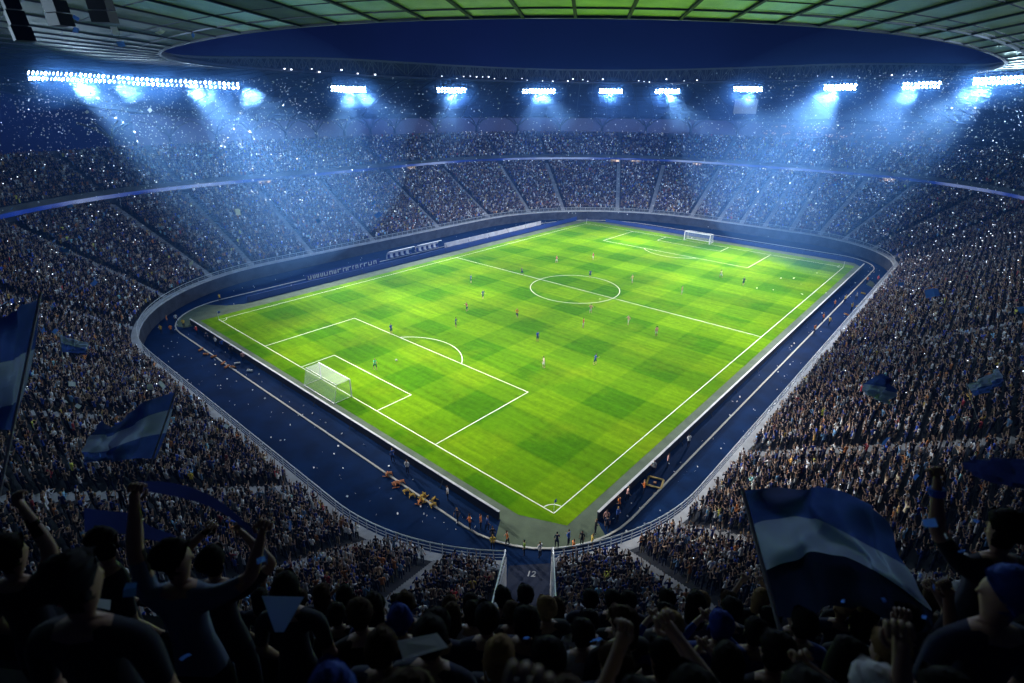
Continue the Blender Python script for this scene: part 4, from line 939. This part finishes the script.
def board(a, c, H, n, label, back='board_back', face='board_blue', lip=True, name='advertising_board'):
    a, c = Vector(a), Vector(c); d = (c-a); L_ = d.length; rz = math.atan2(d.y, d.x); o = empty(name, (a.x, a.y, 0), rz); w_ = L_/n
    for k in range(n):
        b = MB(); b.box((w_*(k+.5), .0, H/2+.03), (w_-.03, .14, H), 0)
        b.box((w_*(k+.5), .085, H/2+.03), (w_-.1, .02, H-.1), 1); b.box((w_*(k+.5), -.085, H/2+.03), (w_-.1, .02, H-.1), 0 if back == 'board_back' else 1)
        b.build('panel', [back, face], o)
    if lip: b = MB(); b.box((L_/2, 0, H+.06), (L_, .24, .07)); b.build('top_edge', 'coping', o)
    for k in range(0, n, 2):
        b = MB(); b.bar((w_*k+.4, -.08, H*.8), (w_*k+.4, -.55, .03), .06); b.build('strut', 'steel', o)
    tag(o, label, 'advertising board'); return o
board((-4.15, 75.2), (-4.15, 3.2), .98, 18, 'long black-backed advertising board behind the near goal')
board((1.9, -3.65), (117.5, -3.65), .98, 28, 'long black-backed advertising board along the right touchline')
board((121.3, -1), (121.3, 71), .95, 18, 'blue advertising board behind the far goal', 'board_blue', lip=False)
board((7.5, 79.4), (117, 79.4), 1.15, 26, 'plain blue advertising board along the far left touchline', 'board_blue', lip=False)
lb = board((22, 83.2), (41, 83.2), 1.25, 5, 'far side board with white lettering on dark blue behind the blue board', 'board_blue', lip=False)
x = .4
while x < 18.4:
    b = MB()
    w_ = random.uniform(.5, 1.1); y_ = -.11
    k = random.randrange(4)
    b.box((x+.1, y_, .68), (.2, .03, .8)); b.box((x+w_/2, y_, 1.0 if k < 2 else .35), (w_, .03, .2))
    if k != 1: b.box((x+w_-.1, y_, .68), (.2, .03, .8))
    x += w_+random.uniform(.2, .5); b.build('letter', 'paint', lb)
wb = board((62, 83.4), (103, 83.4), 1.2, 10, 'pale white board at the far left trackside beyond the benches', 'coping', 'coping', lip=False)
for x, lab in ((44.5, 'nearer white team bench shelter on the far left trackside'), (53.5, 'farther white team bench shelter on the far left trackside')):
    o = empty('team_bench', (x, 84, 0)); b = MB()
    for k in range(8):
        a0, a1 = math.pi*.5*k/8, math.pi*.5*(k+1)/8
        P_ = lambda a: (0, 1.1-1.5*math.sin(a)*.9, .4+1.9*math.sin(a) if False else .3+2.0*math.cos(math.pi/2-a))
        q0 = (1.2-2.0*(1-math.cos(a0)), .2+2.0*math.sin(a0)); q1 = (1.2-2.0*(1-math.cos(a1)), .2+2.0*math.sin(a1))
        for w0 in (0,): b.hexa([(0, q0[0], q0[1]), (7.5, q0[0], q0[1]), (7.5, q0[0]+.06, q0[1]), (0, q0[0]+.06, q0[1]), (0, q1[0], q1[1]), (7.5, q1[0], q1[1]), (7.5, q1[0]+.06, q1[1]+.06), (0, q1[0]+.06, q1[1]+.06)])
    b.build('canopy', 'white', o)
    for k in range(9):
        b = MB(); b.box((.45+.82*k, .55, .45), (.6, .5, .1)); b.box((.45+.82*k, .83, .85), (.6, .1, .75)); b.build('seat', 'white' if k % 2 else 'board_blue', o)
    tag(o, lab, 'team bench')
# yellow and orange barriers and litter on the track
def barrier(x, y, m, lab, rz, flat=False, s=1.):
    q = gnd(x, y, .01); o = empty('crowd_barrier', q, rz); b = MB(); W_, H = 1.5*s, .9*s
    if flat:
        for p0, p1 in (((0, 0, .06), (W_, 0, .06)), ((W_, 0, .06), (W_, W_, .06)), ((W_, W_, .06), (0, W_, .06)), ((0, W_, .06), (0, 0, .06))): b.bar(p0, p1, .2, .1)
    else:
        for z in (.2*s, .55*s, H): b.bar((0, 0, z), (W_, 0, z), .06)
        for xx in (0, W_): b.bar((xx, 0, 0), (xx, 0, H), .06); b.bar((xx, -.35, .06), (xx, .35, .06), .06)
    b.build('frame', m, o); b = MB(); b.box((W_/2, .0, .38*s), (W_*.5, .03, .3*s)) if not flat else b.box((W_/2, W_/2, .05), (.3, .3, .06)); b.build('panel', 'orange' if m == 'yellow' else 'yellow', o)
    tag(o, lab, 'barrier')
barrier(661, 489, 'yellow', 'flat yellow square frame lying on the right track', .3, True, 1.)
for i, (x, y, m) in enumerate(((415, 496, 'yellow'), (420, 499, 'yellow'), (426, 497, 'yellow'), (424, 503, 'yellow'), (432, 502, 'yellow'), (436, 505, 'yellow'), (418, 505, 'orange'))):
    barrier(x, y, m, '%s barrier in the heap by the left kerb, %s of the heap from the left' % (m, ordinal(i+1)), random.uniform(0, 3), False, .36)
for i, (x, y, m) in enumerate(((386, 477, 'orange'), (392, 474, 'orange'), (398, 483, 'orange'), (404, 482, 'orange'), (396, 488, 'orange'), (409, 491, 'yellow'))):
    barrier(x, y, m, '%s barrier scattered farther up the left track, %s from the left' % (m, ordinal(i+1)), random.uniform(0, 3), False, .36)
def kitbag(x, y, m, lab):
    q = gnd(x, y, .0); o = empty('kit_bag', q, random.uniform(0, 3)); b = MB(); b.bar((-.4, 0, .16), (.4, 0, .16), .3, .3, 0, 8); b.build('body', m, o)
    b = MB(); b.bar((-.2, 0, .3), (-.1, .0, .42), .05); b.bar((-.1, 0, .42), (.1, 0, .42), .05); b.bar((.1, 0, .42), (.2, 0, .3), .05); b.build('handle', 'black', o); tag(o, lab, 'bag')
for i, (x, y, m) in enumerate(((201, 350.4, 'orange'), (206, 355, 'orange'), (214, 357.4, 'orange'), (223.4, 364, 'orange'), (227, 367.4, 'orange'), (233.3, 367.8, 'orange'), (237.5, 364, 'white'), (250, 371.5, 'white'), (857, 307, 'yellow'), (863, 294, 'yellow'), (846, 315, 'orange'))):
    kitbag(x, y, m, '%s bag on the track, %s' % (m, ['highest of the left row', 'second of the left row', 'third of the left row', 'fourth of the left row', 'fifth of the left row', 'lowest of the left row', 'beside the left kerb', 'lower on the left, inside the kerb', 'near the right wall bend, nearer one', 'near the right wall bend, farther one', 'on the right kerb below the yellow pair'][i]))

# ------------------------------------------------------------------ flags, scarves, papers
def cloth(name, grid, bands, nu, nv, th=.004, parent=None, mats=None, wave=.0):
    """grid: 2-D list of world points (rows down, columns along); smooth cloth through it, coloured in bands"""
    g_ = np.array([[list(p) for p in r_] for r_ in grid], float); R_, C_ = g_.shape[:2]
    def lerp(arr, t_, axis):
        n = arr.shape[axis]; x = t_*(n-1); i = min(int(x), n-2); u = x-i
        p = [np.take(arr, max(0, min(n-1, i+k)), axis) for k in (-1, 0, 1, 2)]
        return .5*((2*p[1])+(-p[0]+p[2])*u+(2*p[0]-5*p[1]+4*p[2]-p[3])*u*u+(-p[0]+3*p[1]-3*p[2]+p[3])*u**3)
    b = MB(); rows = []
    fwd = np.array(fw)
    for j in range(nv+1):
        r_ = lerp(g_, j/nv, 0); rows.append([lerp(r_, i/nu, 0)+fwd*wave*(math.sin(i/nu*15+j/nv*4)+.6*math.sin(i/nu*31-j/nv*5+1)+.35*math.sin(i/nu*9+j/nv*23))*min(1, 2.5*i/nu) for i in range(nu+1)])
    for sgn in (1,):
        for j in range(nv):
            m_ = bands(j/nv) if callable(bands) else 0
            A_ = [tuple(p+fwd*th*.5*sgn) for p in rows[j]]; B_ = [tuple(p+fwd*th*.5*sgn) for p in rows[j+1]]
            b.strip(A_, B_, m_) if sgn < 0 else b.strip(B_, A_, m_)
    o = b.build(name, mats or ['flag_blue', 'flag_white', 'flag_navy'], parent, True)
    return o
def flag(label, pole, grid, bands, nu=40, nv=30, wave=0., mats=None, pole_r=.03):
    base = Vector(pole[1]); o = empty('flag', base); bpy.context.view_layer.update()
    b = MB(); b.bar(Vector(pole[0])-base, Vector((0, 0, 0)), pole_r, n=8); b.build('pole', 'rail', o)
    cloth('flag_cloth', [[Vector(p)-base for p in r_] for r_ in grid], bands, nu, nv, .004, o, mats, wave); tag(o, label, 'flag'); return o
third = lambda v: 0 if v < .30 else (1 if v < .64 else 2)
D = 4.2
G = [[at(743, 491, D), at(785, 488, D+.1), at(832, 489, D-.1), at(866, 503, D+.15), at(893, 524, D+.1)],
     [at(750, 519, D), at(790, 510, D-.2), at(826, 519, D+.1), at(868, 540, D-.1), at(898, 556, D)],
     [at(759, 552, D), at(796, 541, D+.1), at(838, 543, D-.1), at(880, 566, D+.1), at(914, 588, D)],
     [at(767, 584, D-.05), at(803, 570, D-.1), at(846, 566, D+.1), at(894, 590, D), at(930, 618, D)],
     [at(776, 616, D-.1), at(812, 616, D), at(850, 604, D-.1), at(900, 628, D), at(940, 650, D-.1)]]
flag('large waving flag of blue, white and navy bands on a pole at lower right', (at(742, 488, D), at(790, 668, D-.45)), G, third, nu=90, nv=60, wave=.055)
D = 6.5
G = [[at(175, 392, D), at(150, 400, D+.3), at(130, 412, D), at(112, 428, D+.2), at(99, 421, D)], [at(172, 411, D), at(148, 418, D+.2), at(126, 430, D-.1), at(108, 438, D), at(93, 436, D)], [at(166, 433, D), at(143, 437, D), at(120, 445, D+.2), at(103, 452, D), at(86, 451, D)], [at(156, 458, D), at(135, 459, D+.1), at(115, 461, D), at(100, 461, D), at(84, 462, D)]]
flag('waving blue flag with white band above the left crowd', (at(177, 388, D), at(128, 530, D-.4)), G, lambda v: 0 if v < .3 else (1 if v < .66 else 0), wave=.05, pole_r=.02)
D = 4.
G = [[at(40, 298, D), at(22, 306, D+.2), at(2, 318, D), at(-25, 330, D)], [at(36, 340, D), at(18, 348, D), at(0, 356, D+.1), at(-28, 366, D)], [at(26, 385, D), at(12, 392, D+.1), at(-4, 398, D), at(-30, 404, D)], [at(12, 430, D), at(4, 430, D), at(-8, 430, D), at(-34, 440, D)]]
flag('dark blue flag with pale band cut by the left picture edge', (at(41, 292, D), at(-6, 520, D-.3)), G, lambda v: 0 if v < .38 else (1 if v < .74 else 0), wave=.02, pole_r=.02)
D = 24.
G = [[at(60, 335, D), at(73, 339, D+.3), at(88, 343, D)], [at(61, 343, D), at(74, 346, D), at(88, 349, D)], [at(62, 352, D), at(74, 353, D), at(86, 355, D)]]
flag('small pale blue flag held up over the far left crowd', (at(59.5, 332, D), at(64, 372, D)), G, lambda v: 1 if v < .45 else 0, 16, 10, .1, pole_r=.03)
D = 22.
G = [[at(967, 385, D), at(982, 378, D+.3), at(999, 368, D)], [at(971, 391, D), at(985, 386, D), at(1000, 378, D)], [at(974, 396, D), at(988, 392, D), at(1001, 384, D)]]
flag('small two-tone flag held up at the right edge of the crowd', (at(966, 384, D), at(978, 420, D)), [list(r_) for r_ in G], lambda v: 1 if v < .5 else 0, 16, 10, .1, pole_r=.03)
def loose(name, label, cat, grid, mats, bands=None, nu=30, nv=8, wave=0., th=.006, group=None):
    c0 = Vector(grid[0][0]); o = cloth(name, [[Vector(p)-c0 for p in r_] for r_ in grid], bands, nu, nv, th, None, mats, wave); o.location = c0; tag(o, label, cat, group); return o
D = 15.
loose('thrown_scarf', 'blurred blue and white scarf flung up over the right crowd', 'scarf', [[at(876, 376, D), at(884, 374, D), at(889, 382, D)], [at(864, 384, D), at(878, 386, D+.4), at(892, 392, D)], [at(862, 391, D), at(874, 398, D), at(886, 404, D)]], ['flag_white', 'flag_blue'], lambda v: 1 if v < .5 else 0, 12, 10, .15)
D = 3.12
top = [(139, 481), (165, 482), (192, 488), (218, 500), (242, 519), (258, 536), (268, 556)]
loose('scarf', 'dark navy scarf stretched in an arc over the man with raised fists', 'scarf', [[at(x, y, D+.02*k) for k, (x, y) in enumerate(top)], [at(x-1, y+10+3*math.sin(k), D+.06) for k, (x, y) in enumerate(top)]], ['navy_cloth'], None, 40, 4)
loose('scarf', 'second dark blue scarf held lower to the left of the man with raised fists', 'scarf', [[at(84+k*16, 508+2*k, 3.9) for k in range(4)]+[at(150, 526, 3.9), at(176, 536, 3.9)], [at(84+k*16, 532+k, 3.95) for k in range(4)]+[at(150, 540, 3.95), at(176, 545, 3.95)]], ['navy_cloth'], None, 30, 4)
loose('banner', 'black banner held by the raised arm at the right picture edge', 'banner', [[at(962, 463, 3.0), at(985, 459, 3.0), at(1012, 458, 3.05), at(1045, 455, 3.1)], [at(966, 470, 3.0), at(984, 480, 3.1), at(1012, 487, 3.05), at(1045, 492, 3.15)]], ['navy_cloth'], None, 24, 6, .03)
def paper(label, pts, D, m='paper', name='paper_sheet'):
    P_ = [at(x, y, D+dz) for (x, y, dz) in pts]; c0 = P_[0]; n = (P_[1]-P_[0]).cross(P_[2]-P_[0]).normalized()*.003; b = MB()
    b.poly([p-c0 for p in P_]); b.poly([p-c0-n for p in reversed(P_)])
    for a, c in zip(P_, P_[1:]+P_[:1]): b.poly([a-c0, a-c0-n, c-c0-n, c-c0])
    o = b.build(name, m); o.location = c0; tag(o, label, 'paper')
paper('bright white paper sheet held up among the dark heads at bottom centre', [(403, 660, 0), (448, 647, 0), (437, 633, .12), (397, 641, .12)], 2.5)
paper('pale triangular pennant among the dark heads at lower left', [(262, 596, 0), (304, 597, 0), (284, 632, -.03), (275, 632, -.03)], 3.05, 'flag_white', 'pennant')
paper('small white card beside the big dark head at lower left', [(42, 545, 0), (46, 541, 0), (51, 549, 0), (47, 555, 0)], 4.)
paper('pale card near the arm of the man with raised fists', [(92, 598, 0), (111, 600, 0), (110, 610, 0), (93, 606, 0)], 3.2)
paper('small lilac triangular paper at the lower left', [(113, 635, 0), (131, 635, 0), (123, 645, 0)], 3.2, 'flag_white')
# wristband on the raised arm at right
# ------------------------------------------------------------------ speakers hung under the near roof, top left
for (x, y, D, lab) in ((100, 4, 30., 'dark loudspeaker cluster under the near roof, nearest the picture centre'), (18, 18, 24., 'dark loudspeaker cluster under the near roof at the upper left edge'), (56, 6, 28., 'middle dark loudspeaker cluster under the roof at the upper left')):
    p = at(x, y, D); o = empty('loudspeaker_cluster', p, YAW+.6+x*.01); b = MB()
    for k in range(3): b.hexa([(-.6, -.35+.08*k, -.9+.6*k), (.6, -.35+.08*k, -.9+.6*k), (.5, .35, -.9+.6*k), (-.5, .35, -.9+.6*k), (-.6, -.3+.08*k, -.36+.6*k), (.6, -.3+.08*k, -.36+.6*k), (.5, .4, -.36+.6*k), (-.5, .4, -.36+.6*k)])
    b.build('cabinet', 'black', o); b = MB()
    for dx in (-.5, .5): b.bar((dx, 0, .9), (dx, 0, 4.), .07)
    b.bar((-.9, 0, .95), (.9, 0, .95), .12); b.build('yoke', 'steel', o); tag(o, lab, 'loudspeaker')

# ------------------------------------------------------------------ confetti
def flake_mesh(name, m, s=.06):
    b = MB(); b.poly([(-s, -s*.7, 0), (s*.2, -s*.8, s*.12), (s*.3, s*.7, s*.12), (-s, s*.8, 0)]); b.poly([(s*.2, -s*.8, s*.12), (s, -s*.6, -s*.1), (s*1.05, s*.7, -s*.06), (s*.3, s*.7, s*.12)]); return b.mesh(name, m)
FW, FB = flake_mesh('white flake', 'confetti_white'), flake_mesh('blue flake', 'confetti_blue')
BIG = [(130, 590, 'b', 9), (45, 15, 'w', 5), (76, 30, 'b', 4), (76, 18, 'b', 3), (115, 31, 'w', 5), (160, 32, 'w', 5), (121, 44, 'b', 4), (193, 35, 'b', 3), (64, 250, 'b', 5), (191, 264, 'w', 5), (54, 241, 'b', 3), (80, 238, 'b', 3), (3, 304, 'b', 5), (43, 330, 'b', 4), (55, 331, 'b', 3), (72, 384, 'w', 4), (65, 401, 'w', 3), (78, 406, 'w', 3), (150, 387, 'w', 4), (162, 385, 'w', 5), (226, 426, 'w', 3),
       (94, 283, 'b', 4), (290, 525, 'b', 6), (261, 560, 'b', 5), (185, 657, 'b', 6), (100, 455, 'b', 3), (36, 388, 'b', 3), (932, 293, 'b', 7), (901, 284, 'b', 3), (886, 441, 'b', 6), (871, 284, 'w', 4), (1022, 310, 'b', 5), (900, 283, 'b', 2), (952, 418, 'b', 3), (962, 420, 'w', 3), (930, 523, 'b', 7), (946, 536, 'w', 3), (961, 551, 'b', 5), (966, 554, 'w', 2), (916, 477, 'b', 4), (975, 455, 'w', 3), (1018, 473, 'b', 6), (920, 575, 'b', 4), (934, 588, 'b', 4), (884, 600, 'b', 3), (924, 617, 'b', 3), (843, 601, 'b', 3), (976, 521, 'b', 3),
       (374, 203, 'b', 4), (378, 215, 'b', 4), (238, 212, 'w', 5), (596, 640, 'b', 7), (526, 638, 'b', 4), (490, 675, 'w', 6), (150, 110, 'w', 3), (87, 112, 'w', 2), (12, 208, 'b', 3), (70, 206, 'b', 3), (318, 221, 'b', 3), (781, 278, 'w', 4), (794, 278, 'w', 4), (817, 273, 'w', 3), (802, 294, 'w', 4), (757, 288, 'w', 3), (600, 299, 'w', 4)]
for k, (x, y, c, px) in enumerate(BIG):
    D = min(random.uniform(5, 9) if y > 430 else random.uniform(7, 14), 12); 
    if y > 500: D = random.uniform(2.4, 3.2)
    if 100 < y < 260 and 120 < x < 900: D = random.uniform(42, 60)
    o = link(bpy.data.objects.new('confetti_flake', FW if c == 'w' else FB)); o.location = at(x, y, D); s_ = px*D/FPX/.12*1.6; o.scale = (s_, s_, s_); o.rotation_euler = (fw.to_track_quat('Z', 'Y')@Euler((random.uniform(-.9, .9), random.uniform(-.9, .9), random.uniform(0, 6))).to_quaternion()).to_euler()
    if 590 < x < 830 and 260 < y < 305:
        q = gnd(x, y, .25); o.location = q; o.scale = [px*.95]*3; o.rotation_euler = (random.uniform(-.3, .3), random.uniform(-.3, .3), random.uniform(0, 6))
    where = 'left' if x < 340 else ('right' if x > 680 else 'middle'); hgt = 'upper' if y < 180 else ('middle' if y < 430 else 'lower')
    tag(o, '%s foil confetti flake drifting through the %s %s of the air' % ('white' if c == 'w' else 'blue', hgt, where) if False else '%s confetti flake drifting in the %s %s part of the stadium air' % ('white' if c == 'w' else 'blue', hgt, where), 'confetti', '%s confetti flakes, %s %s' % ('white' if c == 'w' else 'blue', hgt, where))
b = MB(); RGc = random.Random(5)
def flake(p, s):
    q = Euler((RGc.uniform(0, 6), RGc.uniform(0, 6), RGc.uniform(0, 6))).to_matrix(); u, v = q@Vector((s, 0, 0)), q@Vector((0, s*.8, 0)); n_ = q@Vector((0, 0, s*.15)); p = Vector(p)
    b.poly([p-u-v, p+u-v+n_, p+u+v, p-u+v+n_])
for k in range(3000):
    x = RGc.betavariate(1.4, 2.2)*470-20; y = 78+abs(RGc.gauss(0, 52)); D = RGc.uniform(25, 110); flake(at(x, y, D), RGc.uniform(.012, .05)*(.5+D/75))
for k in range(2400):
    x = 1060-RGc.betavariate(1.2, 2.4)*420; y = 70+abs(RGc.gauss(0, 70)); D = RGc.uniform(25, 105); flake(at(x, y, D), RGc.uniform(.012, .05)*(.5+D/75))
for k in range(2600):
    x = RGc.uniform(120, 1000); y = RGc.uniform(85, 215); D = RGc.uniform(60, 135); flake(at(x, y, D), RGc.uniform(.016, .055)*(.5+D/80))
o = b.build('confetti_cloud', 'confetti_white'); tag(o, 'cloud of tiny white confetti glittering in the floodlight beams', 'confetti', kind='stuff')
b = MB()
for k in range(280):
    u = RGc.random()
    if u < .5: q = Vector((RGc.uniform(-13.5, -5), RGc.uniform(4, 80), .03))
    elif u < .8: q = Vector((RGc.uniform(2, 120), RGc.uniform(-9.5, -4.5), .03))
    else: q = Vector((RGc.uniform(0, 115), RGc.uniform(80, 91), .03))
    flake(q+Vector((0, 0, .08)), RGc.uniform(.04, .12))
o = b.build('litter', 'paper'); tag(o, 'scattered white paper scraps on the blue running track', 'litter', kind='stuff')
